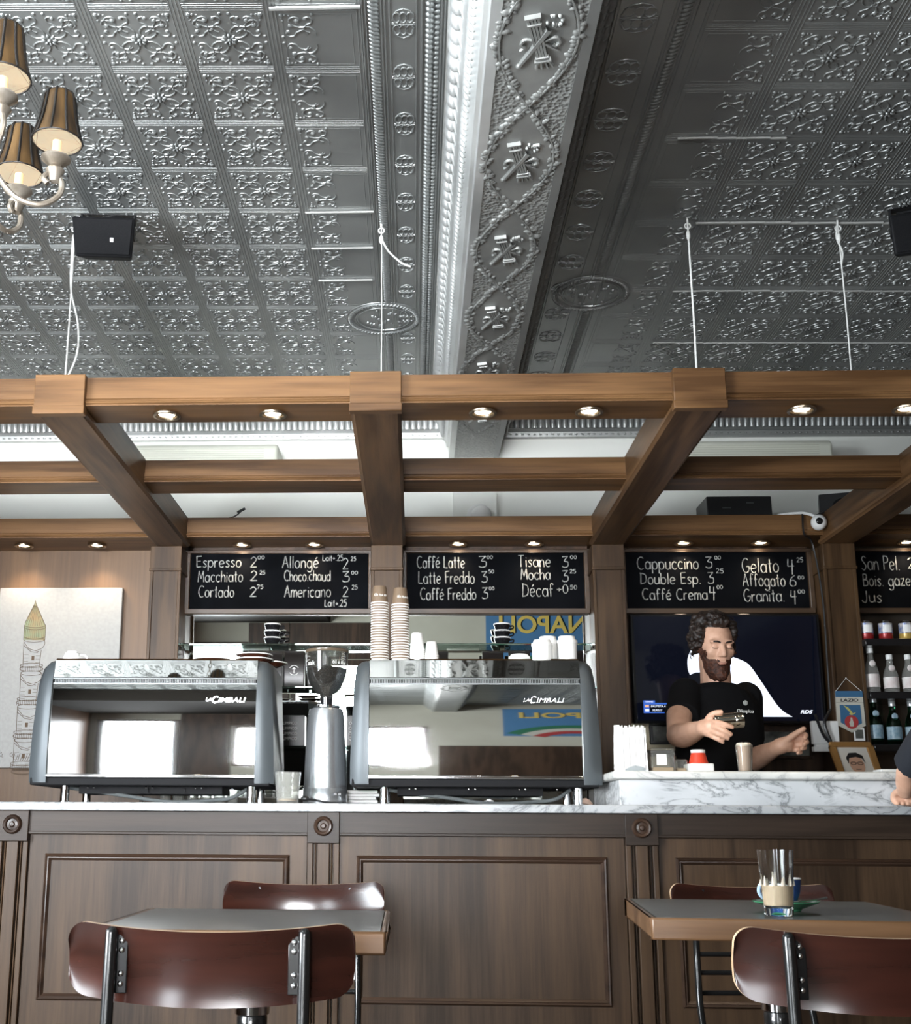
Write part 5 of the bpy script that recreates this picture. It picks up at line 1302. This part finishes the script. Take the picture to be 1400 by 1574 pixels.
# ================================================================ TABLES AND CHAIRS
def table(label, loc, rz, w, d, zt):
    t = thing('cafe_table', label, 'table', (loc[0], loc[1], 0), rz, 'square cafe tables')
    th = .040
    MB().box(-w / 2 + .010, w / 2 - .010, -d / 2 + .010, d / 2 - .010, zt - th + .004, zt).build('laminate_top', 'table_top', t, local=True)
    e = MB(); a, b = w / 2, d / 2
    e.box(-a, a, -b, -b + .010, zt - th, zt - .0004).box(-a, a, b - .010, b, zt - th, zt - .0004).box(-a, -a + .010, -b + .010, b - .010, zt - th, zt - .0004).box(a - .010, a, -b + .010, b - .010, zt - th, zt - .0004)
    e.build('wood_edging', 'table_edge', t, bevel=.004, local=True)
    MB().lathe([(.022, .06), (.030, .09), (.022, .14), (.019, .30), (.026, .42), (.034, .50), (.024, .54), (.030, .57), (.030, .60), (.022, .62), (.022, zt - th - .015), (.0, zt - th - .015)], 28).build('pedestal', 'black_metal', t, local=True)
    MB().lathe([(.030, .604), (.034, .607), (.034, .622), (.030, .625)], 28).build('collar', 'chrome', t, local=True)
    f = MB()
    for k in range(4):
        c_, s_ = math.cos(k * PI / 2 + PI / 4), math.sin(k * PI / 2 + PI / 4)
        f.tube([(0, 0, .09), (.10 * c_, .10 * s_, .075), (.25 * c_, .25 * s_, .03), (.29 * c_, .29 * s_, .014)], [.024, .022, .016, .014], 10)
    f.build('foot', 'black_metal', t, local=True)
    MB().box(-.16, .16, -.03, .03, zt - th - .015, zt - th + .004).box(-.03, .03, -.16, .16, zt - th - .015, zt - th + .004).build('bearer', 'black_metal', t, local=True)
    return t
table('small square grey-topped table with oak edging between the two left chairs', (-.318, 2.415), .01, .53, .56, .785)
table('square grey-topped table with a coffee glass on it at the right', (.738, 2.545), -.10, .545, .63, .805)

def slab(w, z0, z1, bow, dip0, dip1, th, corner, y0):
    """bent plywood back: grid of u (across) and v (height) with rounded corners"""
    nu, nv = 56, 12; V = []; F = []
    for side in (0, 1):
        for i in range(nu + 1):
            u = math.sin((-1 + 2 * i / nu) * PI / 2)
            # rounded corners: shrink height near the ends
            ex = max(0, (abs(u) * w / 2 - (w / 2 - corner))) / corner
            cut = corner * (1 - math.sqrt(max(0, 1 - ex * ex)))
            lo = z0 - dip0 * (1 - u * u) + cut; hi = z1 - dip1 * (1 - u * u) - cut
            for j in range(nv + 1):
                v = j / nv; z = lo + (hi - lo) * v
                y = y0 - bow * (1 - u * u) + side * th + .010 * (.5 - v) - .02 * (v - .5) ** 2
                V.append((u * w / 2, y, z))
    S = (nu + 1) * (nv + 1); W = nv + 1
    for i in range(nu):
        for j in range(nv):
            a = i * W + j
            F.append((a, a + W, a + W + 1, a + 1)); F.append((S + a, S + a + 1, S + a + W + 1, S + a + W))
    E_ = []
    for i in range(nu):
        a = i * W; E_.append((a, S + a, S + a + W, a + W)); a = i * W + nv; E_.append((a, a + W, S + a + W, S + a))
    for j in range(nv):
        a = j; E_.append((a, a + 1, S + a + 1, S + a)); a = nu * W + j; E_.append((a, S + a, S + a + 1, a + 1))
    return V, F, E_
def chair(label, loc, rz):
    t = thing('chair', label, 'chair', (loc[0], loc[1], 0), rz, 'mahogany cafe chairs')
    V, F, E_ = slab(.392, .742, .838, .040, .014, .013, .012, .028, -.200)
    mb = MB().add(V, F, 0); mb.add(V, E_, 1)
    mb.build('backrest', ['ply_red', 'ply_edge'], t, 50, bevel=0.0, local=True)
    for sx in (-1, 1):
        x = sx * .130; yb = -.2 - .040 * (1 - (x / .196) ** 2)
        MB().tube(crom([(x, yb - .014, .822), (x, yb - .018, .74), (x, yb - .020, .66), (x * 1.02, yb - .005, .56), (x * 1.04, -.19, .44), (x * 1.15, -.215, .22), (x * 1.25, -.25, .008)], 6), .0085, 12).ball((x, yb - .014, .822), .0085, seg=12, rings=8).build('rear_leg', 'black_metal', t, local=True)
        br = MB().box(x - sx * .012 - .010, x - sx * .012 + .010, yb - .010, yb + .001, .745, .820)
        br.build('bracket', 'black_metal', t, bevel=.001, local=True)
        for z in (.757, .770, .800, .812): MB().ball((x - sx * .014, yb - .0105, z), .0042, .003, .0042, 10, 6).build('screw', 'chrome', t, local=True)
        MB().tube([(x * 1.25, .19, .008), (x * 1.15, .17, .25), (x * 1.1, .15, .435)], .0105, 12).build('front_leg', 'black_metal', t, local=True)
    for z in (.665, .622, .575): MB().tube([(-.130, -.243, z), (0, -.252, z), (.130, -.243, z)], .006, 8).build('rung', 'black_metal', t, local=True)
    st_ = MB()
    nu = 24; V = []; F = []
    out = []
    for k in range(nu * 2):
        a = 2 * PI * k / (nu * 2); ca, sa = math.cos(a), math.sin(a); e_ = .45
        out.append((.195 * math.copysign(abs(ca) ** e_, ca), .19 * math.copysign(abs(sa) ** e_, sa)))
    st_.prism(out, 'Z', .440, .453)
    st_.build('seat', 'ply_red', t, bevel=.004, local=True)
    MB().tube([(-.15, -.16, .432), (-.15, .15, .432), (.15, .15, .432), (.15, -.16, .432)], .009, 8, closed=True).tube([(-.165, .175, .2), (-.165, -.2, .2)], .007, 8).tube([(.165, .175, .2), (.165, -.2, .2)], .007, 8).build('seat_frame', 'black_metal', t, local=True)
    return t
ch = chair('worn mahogany chair seen from behind in front of the left table', (-.276, 1.860), 0)
dup(ch, (.638, 1.866, 0), 'worn mahogany chair seen from behind below the coffee glass table', -.06)
dup(ch, (-.269, 2.745, 0), 'mahogany chair facing the left table with its back to the counter', PI)
dup(ch, (.823, 2.80, 0), 'mahogany chair facing the coffee glass table with its back to the counter', PI)
# on the right table
GZ = .8055
cg = thing('coffee_glass', 'tall tapered glass with milky coffee dregs on the right table', 'glass', (.690, 2.335, GZ))
MB().lathe([(0, 0), (.0255, 0), (.027, .003), (.0345, .121), (.0328, .121), (.0262, .018), (.020, .015), (0, .015)], 12).build('glass', 'glass', cg, 30, local=True)
M['milk'] = P('milky_coffee', (0.64, 0.50, 0.34), 0.6)
M['milk_film'] = noisy('milk_film', (0.55, 0.47, 0.37), (0.68, 0.60, 0.50), 40.0, 0.6)
MB().lathe([(0, .0185), (.0258, .0185), (.0285, .056), (0, .056)], 36).build('drink', 'milk', cg, local=True)
fl_ = MB()
for k in range(11):
    a = k * 2 * PI / 11 + .2; r_a = .0288; top = .066 + .018 * ((k * 7) % 5) / 5
    fl_.tube([(r_a * math.cos(a), r_a * math.sin(a), .055), ((r_a + .001) * math.cos(a), (r_a + .001) * math.sin(a), top)], [.004, .0012], 6)
fl_.build('milk_streaks', 'milk_film', cg, local=True)
M['saucer_green'] = P('green_glaze', (0.05, 0.20, 0.10), 0.2); M['cup_blue'] = P('blue_glaze', (0.02, 0.06, 0.20), 0.2)
gs = thing('saucer', 'green saucer with a blue cup on the right table', 'saucer', (.745, 2.47, GZ))
MB().lathe([(0, 0), (.028, 0), (.030, .004), (.048, .011), (.064, .017), (.065, .019), (.060, .019), (.046, .014), (.024, .006), (0, .006)], 44).build('plate', 'saucer_green', gs, local=True)
bc = thing('coffee_cup', 'blue coffee cup behind the tall glass on the green saucer', 'cup', (.742, 2.47, GZ + .0065))
MB().lathe([(0, 0), (.020, 0), (.022, .006), (.032, .030), (.0345, .056), (.032, .056), (.029, .030), (.018, .008), (0, .008)], 36).build('cup_body', 'cup_blue', bc, 60, local=True)
MB().lathe([(.0346, .0545), (.0350, .0575), (.032, .0575), (.0315, .054)], 36).build('rim', 'white', bc, local=True)
M['handle_blue'] = P('pale_blue_handle', (0.40, 0.52, 0.62), 0.25)
MB().tube(crom([(-.031, 0, .046), (-.046, -.004, .044), (-.050, -.004, .030), (-.040, 0, .018), (-.027, 0, .018)], 5), .0042, 8).build('handle', 'handle_blue', bc, local=True)
sp = MB().tube([(.755, 2.432, GZ + .0205), (.80, 2.448, GZ + .0235), (.822, 2.455, GZ + .0265)], [.002, .0018, .0026], 8).ball((.752, 2.43, GZ + .020), .010, .007, .003, 12, 8)
tag(sp.build('teaspoon', 'chrome', None), 'small metal teaspoon resting on the green saucer', 'spoon')

# ================================================================ PEOPLE
def smin(a, b, k):
    h = np.clip(.5 + .5 * (b - a) / k, 0, 1); return b + (a - b) * h - k * h * (1 - h)
def smax(a, b, k): return -smin(-a, -b, k)
def ell(p, c, r):
    q = (p - np.array(c)) / np.array(r); l = np.linalg.norm(q, axis=-1) + 1e-9
    g = np.linalg.norm(q / np.array(r), axis=-1) + 1e-9
    return l * (l - 1) / g
def cap(p, a, b, r0, r1):
    a = np.array(a, float); b = np.array(b, float); ab = b - a
    t = np.clip(((p - a) @ ab) / (ab @ ab), 0, 1)[..., None]
    return np.linalg.norm(p - a - ab * t, axis=-1) - (r0 + (r1 - r0) * t[..., 0])
def head_sdf(p):
    m_ = p.copy(); m_[..., 0] = np.abs(m_[..., 0])
    d = ell(p, (0, .015, .035), (.075, .095, .082))
    d = smin(d, ell(p, (0, -.018, -.025), (.061, .070, .086)), .03)
    d = smin(d, ell(p, (0, -.035, -.082), (.044, .046, .036)), .02)
    d = smin(d, ell(p, (0, -.072, -.100), (.022, .018, .016)), .015)
    d = smin(d, ell(m_, (.040, -.058, -.020), (.024, .024, .022)), .015)
    d = smin(d, ell(m_, (.028, -.080, .024), (.028, .012, .009)), .010)
    d = smax(d, -ell(m_, (.031, -.096, .004), (.019, .017, .012)), .010)
    d = smin(d, ell(m_, (.031, -.078, .003), (.0145, .0115, .0115)), .003)
    d = smin(d, cap(p, (0, -.084, .018), (0, -.104, -.028), .0085, .0125), .010)
    d = smin(d, ell(m_, (.012, -.094, -.033), (.008, .011, .007)), .006)
    d = smin(d, ell(p, (0, -.089, -.060), (.023, .010, .0055)), .005)
    d = smin(d, ell(p, (0, -.087, -.070), (.019, .010, .006)), .005)
    d = smin(d, ell(m_, (.076, .010, -.006), (.009, .018, .030)), .006)
    return d
NT, NP = 84, 120
def head_grid():
    th = np.linspace(0.0, PI, NT + 1); ph = np.linspace(0, 2 * PI, NP + 1)[:-1]
    D = np.stack([np.sin(th)[:, None] * np.cos(ph)[None], np.sin(th)[:, None] * np.sin(ph)[None], np.cos(th)[:, None] * np.ones(NP)[None]], -1)
    R = np.full(D.shape[:2], .19); done = np.zeros_like(R, bool)
    for _ in range(110):
        d = head_sdf(D * R[..., None]); R = np.where(done, R, R - np.clip(d * .7, .0004, .01)); done |= d < .0004
    return D * R[..., None]
HG = head_grid()
def grid_faces(mask=None):
    F = []
    for i in range(NT):
        for j in range(NP):
            q = (j + 1) % NP
            if mask is None or (mask[i, j] and mask[i + 1, j] and mask[i + 1, q] and mask[i, q]):
                F.append((i * NP + j, (i + 1) * NP + j, (i + 1) * NP + q, i * NP + q))
    return F
def baked(mb, voxel, iters, name, mat, parent, extra_smooth=.5):
    me = bpy.data.meshes.new('tmp'); me.from_pydata([tuple(p) for p in mb.v], [], mb.f)
    o = bpy.data.objects.new('tmp', me); COL.objects.link(o)
    r = o.modifiers.new('r', 'REMESH'); r.mode = 'VOXEL'; r.voxel_size = voxel; r.adaptivity = 0
    if iters: s = o.modifiers.new('s', 'SMOOTH'); s.factor = extra_smooth; s.iterations = iters
    bpy.context.view_layer.update()
    nm = bpy.data.meshes.new_from_object(o.evaluated_get(bpy.context.evaluated_depsgraph_get()))
    bpy.data.objects.remove(o); nm.name = name
    co = np.empty(len(nm.vertices) * 3); nm.vertices.foreach_get('co', co); co = co.reshape(-1, 3) - np.array(world_loc(parent))
    nm.vertices.foreach_set('co', co.ravel()); nm.materials.clear(); nm.materials.append(M[mat]); finish(nm, 180)
    ob = bpy.data.objects.new(name, nm); COL.objects.link(ob); ob.parent = parent
    return ob
def loft(mb, rings, seg=28):
    V = []
    for (x, y, z, a, b, yaw) in rings:
        for k in range(seg):
            t = 2 * PI * k / seg; u = a * math.copysign(abs(math.cos(t)) ** .85, math.cos(t)); v = b * math.copysign(abs(math.sin(t)) ** .85, math.sin(t))
            V.append((x + u * math.cos(yaw) - v * math.sin(yaw), y + u * math.sin(yaw) + v * math.cos(yaw), z))
    F = [(i * seg + j, i * seg + (j + 1) % seg, (i + 1) * seg + (j + 1) % seg, (i + 1) * seg + j) for i in range(len(rings) - 1) for j in range(seg)]
    F += [tuple(range(seg))[::-1], tuple(range((len(rings) - 1) * seg, len(rings) * seg))]
    mb.add(V, F); return mb
def limb(mb, pts, rs, seg=16):
    mb.tube(crom(pts, 5), [float(r[0]) for r in crom([(q,) for q in rs], 5)], seg)
    for p, r in ((pts[0], rs[0]), (pts[-1], rs[-1])): mb.ball(p, r, seg=14, rings=10)
    return mb
def chain(mb, pts, rs):
    limb(mb, pts, rs, 10)

# ---- barista
HC = Vector((1.143, 4.450, 1.645)); HR = Tm(HC, rz=.13) @ Tm(rx=.20) @ Matrix.Scale(.87, 4)
def H(p): return HR @ Vector(p)
bar = thing('person', 'bearded barista in a black T-shirt tipping a metal shaker over a latte', 'person', (1.15, 4.50, 0))
b = MB(); b.add([H(p) for p in HG.reshape(-1, 3)], grid_faces())
limb(b, [(1.148, 4.492, 1.44), (1.148, 4.484, 1.53), H((0, .012, -.05))], [.062, .057, .056])
YW = math.atan2(.13, .26)
SR, SL = (1.018, 4.425, 1.462), (1.277, 4.552, 1.462)
ER, EL = (.940, 4.232, 1.292), (1.247, 4.470, 1.212)
WR, WL = (.966, 4.000, 1.297), (1.288, 4.272, 1.250)
tor = [(1.15, 4.50, .86, .155, .115, YW), (1.15, 4.50, .98, .150, .108, YW), (1.15, 4.50, 1.10, .145, .102, YW), (1.148, 4.495, 1.24, .158, .110, YW), (1.147, 4.49, 1.36, .170, .112, YW), (1.147, 4.49, 1.43, .165, .095, YW), (1.147, 4.488, 1.475, .115, .075, YW), (1.147, 4.486, 1.50, .06, .055, YW)]
loft(b, tor)
limb(b, [SR, tuple((Vector(SR) + Vector(ER)) / 2 + Vector((-.008, 0, .004))), ER], [.054, .047, .040])
limb(b, [ER, tuple((Vector(ER) * .65 + Vector(WR) * .35) + Vector((-.003, 0, -.006))), WR], [.042, .043, .027])
limb(b, [SL, tuple((Vector(SL) + Vector(EL)) / 2), EL], [.054, .046, .039])
limb(b, [EL, tuple(Vector(EL) * .65 + Vector(WL) * .35), WL], [.040, .041, .027])
# right hand: palm behind the shaker end, fingers curl underneath, thumb on top
limb(b, [WR, (.972, 3.968, 1.298), (.980, 3.940, 1.300)], [.026, .029, .024])
b.ball((.976, 3.950, 1.286), .020, .026, .022, 14, 10)
chain(b, [(.982, 3.935, 1.312), (.994, 3.898, 1.309), (1.018, 3.889, 1.301), (1.040, 3.892, 1.293)], [.0105, .0098, .0088, .0078])
chain(b, [(.982, 3.935, 1.298), (.993, 3.898, 1.292), (1.014, 3.888, 1.280), (1.034, 3.892, 1.270)], [.0105, .0098, .0088, .0078])
chain(b, [(.980, 3.938, 1.284), (.990, 3.906, 1.276), (1.009, 3.897, 1.265), (1.026, 3.902, 1.257)], [.0100, .0092, .0084, .0074])
chain(b, [(.977, 3.945, 1.272), (.985, 3.920, 1.263), (1.000, 3.912, 1.253), (1.013, 3.915, 1.246)], [.0090, .0084, .0074, .0066])
chain(b, [(.972, 3.958, 1.306), (.980, 3.935, 1.330), (.995, 3.918, 1.341), (1.012, 3.912, 1.344)], [.0130, .0115, .0100, .0085])
# left hand: loose fist, thumb and forefinger on top
limb(b, [WL, (1.304, 4.252, 1.258), (1.322, 4.240, 1.268)], [.026, .029, .024])
b.ball((1.326, 4.246, 1.262), .022, .022, .028, 14, 10)
chain(b, [(1.334, 4.236, 1.288), (1.362, 4.226, 1.300), (1.380, 4.212, 1.294), (1.372, 4.198, 1.282)], [.0108, .0100, .0090, .0078])
chain(b, [(1.338, 4.240, 1.274), (1.368, 4.230, 1.280), (1.382, 4.212, 1.270), (1.368, 4.200, 1.260)], [.0108, .0100, .0090, .0078])
chain(b, [(1.336, 4.244, 1.259), (1.364, 4.236, 1.260), (1.376, 4.218, 1.250), (1.360, 4.206, 1.244)], [.0104, .0096, .0086, .0074])
chain(b, [(1.330, 4.250, 1.245), (1.354, 4.244, 1.242), (1.363, 4.228, 1.234), (1.350, 4.218, 1.230)], [.0094, .0086, .0076, .0066])
chain(b, [(1.306, 4.236, 1.266), (1.328, 4.212, 1.286), (1.350, 4.200, 1.302), (1.370, 4.196, 1.314)], [.0135, .0118, .0102, .0086])
for sx in (-1, 1):
    hx = 1.15 + sx * .085 * math.cos(YW); hy = 4.50 + sx * .085 * math.sin(YW)
    limb(b, [(hx, hy, .90), (hx + sx * .02, hy - .01, .50), (hx + sx * .03, hy, .09)], [.085, .058, .040])
baked(b, .0034, 2, 'body', 'skin', bar, .35)
# clothing
sh = MB(); loft(sh, [(x, y, z, a + .010, c + .012, w_) for x, y, z, a, c, w_ in tor[:6]] + [(1.147, 4.488, 1.482, .128, .088, YW), (1.147, 4.487, 1.506, .070, .066, YW)])
for S_, E_, k in ((SR, ER, .56), (SL, EL, .66)):
    S_, E_ = Vector(S_), Vector(E_); mid = S_.lerp(E_, k)
    sh.tube([S_ + (S_ - E_) * .10, S_, S_.lerp(E_, k * .5), mid], [.050, .062, .060, .062], 20); sh.ball(S_, .061, seg=16, rings=12)
rs_ = random.Random(3)
shirt = baked(sh, .006, 3, 't_shirt', 'black_cloth', bar)
tr = MB()
loft(tr, [(1.15, 4.50, 1.00, .158, .116, YW), (1.15, 4.50, .86, .172, .128, YW), (1.15, 4.50, .80, .165, .125, YW)])
for sx in (-1, 1):
    hx = 1.15 + sx * .085 * math.cos(YW); hy = 4.50 + sx * .085 * math.sin(YW)
    limb(tr, [(hx, hy, .86), (hx + sx * .02, hy - .01, .50), (hx + sx * .03, hy, .06)], [.096, .074, .062])
baked(tr, .010, 2, 'trousers', 'black_cloth', bar)
for sx in (-1, 1):
    hx = 1.15 + sx * (.085 * math.cos(YW) + .03); hy = 4.50 + sx * .085 * math.sin(YW)
    MB().ball((hx, hy - .06, .045), .048, .130, .045, 18, 12).build('shoe', 'black', bar)
text_mesh('shirt_print', 'Olimpico', .066, 'white_print', Tm((1.180, 4.336, 1.384), rz=.22), bar, .0006, 0, .017, .01)
M['grey_print'] = P('grey_print', (0.30, 0.31, 0.29), 0.7)
MB().ball((1.214, 4.342, 1.420), .009, .002, .0095, 14, 8).build('shirt_emblem', 'grey_print', bar)
# face details
lz = MB()
for sx in (-1, 1):
    lz.tube([H((sx * (.031 + .0125 * math.cos(a)), -.0905 + .004 * abs(math.cos(a)) ** 2, -.0015 - .0028 * math.sin(a))) for a in np.linspace(0, PI, 9)], .0011, 6)
lz.build('eyelashes', 'hair', bar)
bw = MB()
for sx in (-1, 1): bw.tube([H(p) for p in ((sx * .012, -.0955, .021), (sx * .024, -.0950, .0255), (sx * .038, -.0890, .0255), (sx * .050, -.0780, .019))], [.0026, .0038, .0034, .0016], 8)
bw.build('eyebrows', 'hair', bar)
lp = MB(); lp.tube([H(p) for p in ((-.019, -.0915, -.0655), (-.008, -.0975, -.0640), (0, -.0985, -.0648), (.008, -.0975, -.0640), (.019, -.0915, -.0655))], .0009, 6)
lp.tube([H(p) for p in ((-.014, -.0925, -.0690), (0, -.0965, -.0705), (.014, -.0925, -.0690))], [.002, .0036, .002], 8)
M['lip'] = P('lip_skin', (0.40, 0.17, 0.13), 0.5)
lp.build('lips', 'lip', bar)
def noise3(p, s, seed):
    r = np.random.RandomState(seed); o = np.zeros(p.shape[:-1])
    for k in range(9):
        f_ = r.normal(size=3) * s; o += np.sin(p @ f_ + r.rand() * 6.28)
    return o / 4.0
def sstep(a, c, x): t = np.clip((x - a) / (c - a), 0, 1); return t * t * (3 - 2 * t)
gx, gy, gz = HG[..., 0], HG[..., 1], HG[..., 2]; ax = np.abs(gx)
# beard
line = -.047 + .050 * sstep(.050, .070, ax)
wb_ = sstep(0.0, .012, line - gz) * sstep(.012, -.006, gy)
lips = np.exp(-((gx / .017) ** 4 + ((gz + .0665) / .0075) ** 2 * 1.0))
wb_ = wb_ * np.where(gy < -.05, 1 - .98 * np.clip(lips * 1.6, 0, 1), 1)
soul = np.exp(-((gx / .010) ** 2 + ((gz + .083) / .006) ** 2)); wb_ = wb_ * np.where(gy < -.05, 1 - .55 * soul, 1)
wb_ = np.where(gz < -.145, 0, wb_)
nrm = HG / np.linalg.norm(HG, axis=-1, keepdims=True)
off = wb_ * (.0060 + .008 * sstep(-.07, -.10, gz) + .0028 * noise3(HG, 190, 1)) - (1 - wb_) * .003
Bp = HG + nrm * off[..., None]
Bp[..., 2] -= .017 * sstep(-.085, -.12, gz) * wb_; Bp[..., 1] -= .006 * sstep(-.085, -.12, gz) * wb_
mb = MB(); mb.add([H(p) for p in Bp.reshape(-1, 3)], grid_faces(wb_ > .02)); mb.build('beard', 'beard', bar, 180)
# hair: short sides, curly mass on top and at the temple
hl = .082 - .10 * sstep(.050, .074, ax) - .11 * sstep(-.02, .05, gy)
wh = sstep(0, .010, gz - hl)
hb = MB(); offh = wh * .012 - (1 - wh) * .004
hb.add([H(p) for p in (HG + nrm * offh[..., None]).reshape(-1, 3)], grid_faces(None))
pts = np.argwhere(wh > .6); rh = random.Random(11)
for _ in range(330):
    i, j = pts[rh.randrange(len(pts))]; p = HG[i, j]; n_ = nrm[i, j]
    top = max(0, min(1, (p[2] - .02) / .07)); left = max(0, -p[0] / .07) * (1 if p[1] < .06 else .4)
    o_ = .006 + .022 * top * rh.random() + .020 * left * rh.random(); r_ = .007 + .009 * rh.random() * (.4 + top)
    q = p + n_ * o_; hb.ball(tuple(H(q)), r_, r_ * rh.uniform(.7, 1.1), r_ * rh.uniform(.7, 1.1), 10, 7)
for _ in range(26):
    hb.ball(tuple(H((-.078 - .030 * rh.random(), -.035 + .06 * rh.random(), .030 + .055 * rh.random()))), .010 + .006 * rh.random(), seg=10, rings=7)
# keep only what lies outside the face
hair = baked(hb, .0038, 1, 'hair', 'hair', bar, .3)
bmh = bmesh.new(); bmh.from_mesh(hair.data)
Hi = HR.inverted(); wl = world_loc(bar); kill = []
HG_hl = lambda x, y: .082 - .10 * float(sstep(.050, .074, abs(x))) - .11 * float(sstep(-.02, .05, y))
for v in bmh.verts:
    p = Hi @ (v.co + wl)
    if p.z < HG_hl(p.x, p.y) - .004 and not (p.x < -.074 and p.z > .015): kill.append(v)
bmesh.ops.delete(bmh, geom=kill, context='VERTS'); bmh.to_mesh(hair.data); bmh.free(); finish(hair.data, 180)
cu = MB()
for _ in range(120):
    i, j = pts[rh.randrange(len(pts))]; p = HG[i, j]; n_ = nrm[i, j]
    top = max(0, min(1, (p[2] - .02) / .07))
    if top < .2 and p[0] > -.04: continue
    c0 = p + n_ * (.016 + .014 * top); u = np.cross(n_, [0.3, 0.2, 1]); u /= np.linalg.norm(u); w_ = np.cross(n_, u); R_ = .006 + .007 * rh.random(); ph = rh.random() * 6
    cu.tube([H(c0 + u * R_ * math.cos(ph + t) + w_ * R_ * math.sin(ph + t) + n_ * t * .0022) for t in np.linspace(0, 5.5, 11)], [.0016] * 10 + [.0006], 5)
cu.build('curls', 'hair', bar)
# shaker held in the right hand
sk = thing('metal_shaker', 'shiny metal shaker held sideways in the barista right hand', 'shaker', (1.03, 3.925, 1.316))
A0, A1 = Vector((.990, 3.925, 1.3125)), Vector((1.084, 3.925, 1.3200))
q_ = (A1 - A0).to_track_quat('Z', 'Y').to_matrix().to_4x4()
TT = Matrix.Translation(A0) @ q_; LL = (A1 - A0).length
M['warm_chrome'] = P('warm_chrome', (0.80, 0.74, 0.64), 0.10, 1.0)
MB().lathe([(.0, .003), (.0215, .003), (.0245, .0), (.0262, .003), (.0258, .012), (.0258, LL * .70)], 36, TT).build('body', 'warm_chrome', sk)
MB().lathe([(.0258, LL * .70), (.0268, LL * .72), (.0268, LL * .90), (.0262, LL), (.0, LL)], 36, TT).build('lid', 'warm_chrome', sk)

# ---- customer at the picture edge
cus = thing('person', 'customer mostly outside the picture, dark sleeve and hand resting on the counter edge', 'person', (1.86, 3.24, 0))
b = MB(); HT = Tm((1.86, 3.26, 1.66), rz=PI - .3)
b.add([HT @ Vector(p) for p in HG.reshape(-1, 3)], grid_faces())
limb(b, [(1.86, 3.24, 1.44), (1.86, 3.245, 1.53), (1.86, 3.25, 1.60)], [.062, .057, .056])
tc = [(1.86, 3.24, .86, .165, .115, 0), (1.86, 3.24, 1.08, .150, .105, 0), (1.86, 3.24, 1.34, .178, .112, 0), (1.86, 3.24, 1.43, .168, .095, 0), (1.86, 3.24, 1.475, .11, .075, 0), (1.86, 3.24, 1.50, .06, .055, 0)]
loft(b, tc)
aL = [(1.700, 3.24, 1.44), (1.458, 3.335, 1.240), (1.420, 3.490, 1.128)]; aR = [(2.02, 3.24, 1.44), (2.09, 3.22, 1.18), (2.06, 3.36, .98)]
for a in (aL, aR): limb(b, [a[0], a[1]], [.052, .042]); limb(b, [a[1], a[2]], [.042, .027])
limb(b, [aL[2], (1.430, 3.520, 1.100), (1.438, 3.548, 1.078)], [.026, .028, .023])
for k in range(4):
    x = 1.420 + k * .0155; z = 1.080 - .003 * k
    chain(b, [(x + .004, 3.552, z), (x - .002, 3.580, z - .010), (x - .002, 3.588, z - .028), (x + .002, 3.575, 1.0435)], [.0105, .0100, .0090, .0080])
chain(b, [(1.456, 3.528, 1.088), (1.474, 3.550, 1.075), (1.478, 3.572, 1.060), (1.474, 3.585, 1.046)], [.013, .0115, .010, .0088])
limb(b, [aR[2], (2.05, 3.37, .94), (2.045, 3.375, .90)], [.026, .028, .02])
for k in range(4): chain(b, [(2.035 + k * .012, 3.375, .905), (2.035 + k * .012, 3.385, .87), (2.038 + k * .011, 3.378, .835)], [.010, .009, .0075])
chain(b, [(2.03, 3.37, .94), (2.015, 3.385, .91), (2.012, 3.39, .885)], [.012, .0105, .009])
for sx in (-1, 1): limb(b, [(1.86 + sx * .085, 3.24, .90), (1.86 + sx * .095, 3.23, .50), (1.86 + sx * .10, 3.24, .09)], [.085, .058, .040])
baked(b, .005, 2, 'body', 'skin', cus, .35)
jk = MB(); loft(jk, [(x, y, z, a + .016, c + .018, w_) for x, y, z, a, c, w_ in tc[:4]] + [(1.86, 3.24, 1.49, .125, .09, 0), (1.86, 3.24, 1.515, .072, .07, 0)])
for a, e in ((aL, .86), (aR, .9)):
    p2 = Vector(a[1]).lerp(Vector(a[2]), e)
    limb(jk, [a[0], a[1]], [.068, .060]); jk.tube([a[1], Vector(a[1]).lerp(p2, .5), p2], [.060, .057, .050], 20)
M['navy_cloth'] = P('navy_jacket', (0.012, 0.014, 0.020), 0.9)
baked(jk, .008, 2, 'jacket', 'navy_cloth', cus)
tr = MB(); loft(tr, [(1.86, 3.24, .98, .170, .12, 0), (1.86, 3.24, .84, .178, .13, 0), (1.86, 3.24, .80, .17, .125, 0)])
for sx in (-1, 1): limb(tr, [(1.86 + sx * .085, 3.24, .86), (1.86 + sx * .095, 3.23, .50), (1.86 + sx * .10, 3.24, .06)], [.096, .074, .062])
baked(tr, .012, 2, 'trousers', 'navy_cloth', cus)
for sx in (-1, 1): MB().ball((1.86 + sx * .10, 3.29, .045), .048, .13, .045, 16, 10).build('shoe', 'black', cus)
hb = MB(); hb.add([HT @ Vector(p) for p in (HG + nrm * offh[..., None] * 1.3).reshape(-1, 3)], grid_faces(wh > .02)); hb.build('hair', 'hair', cus, 180)
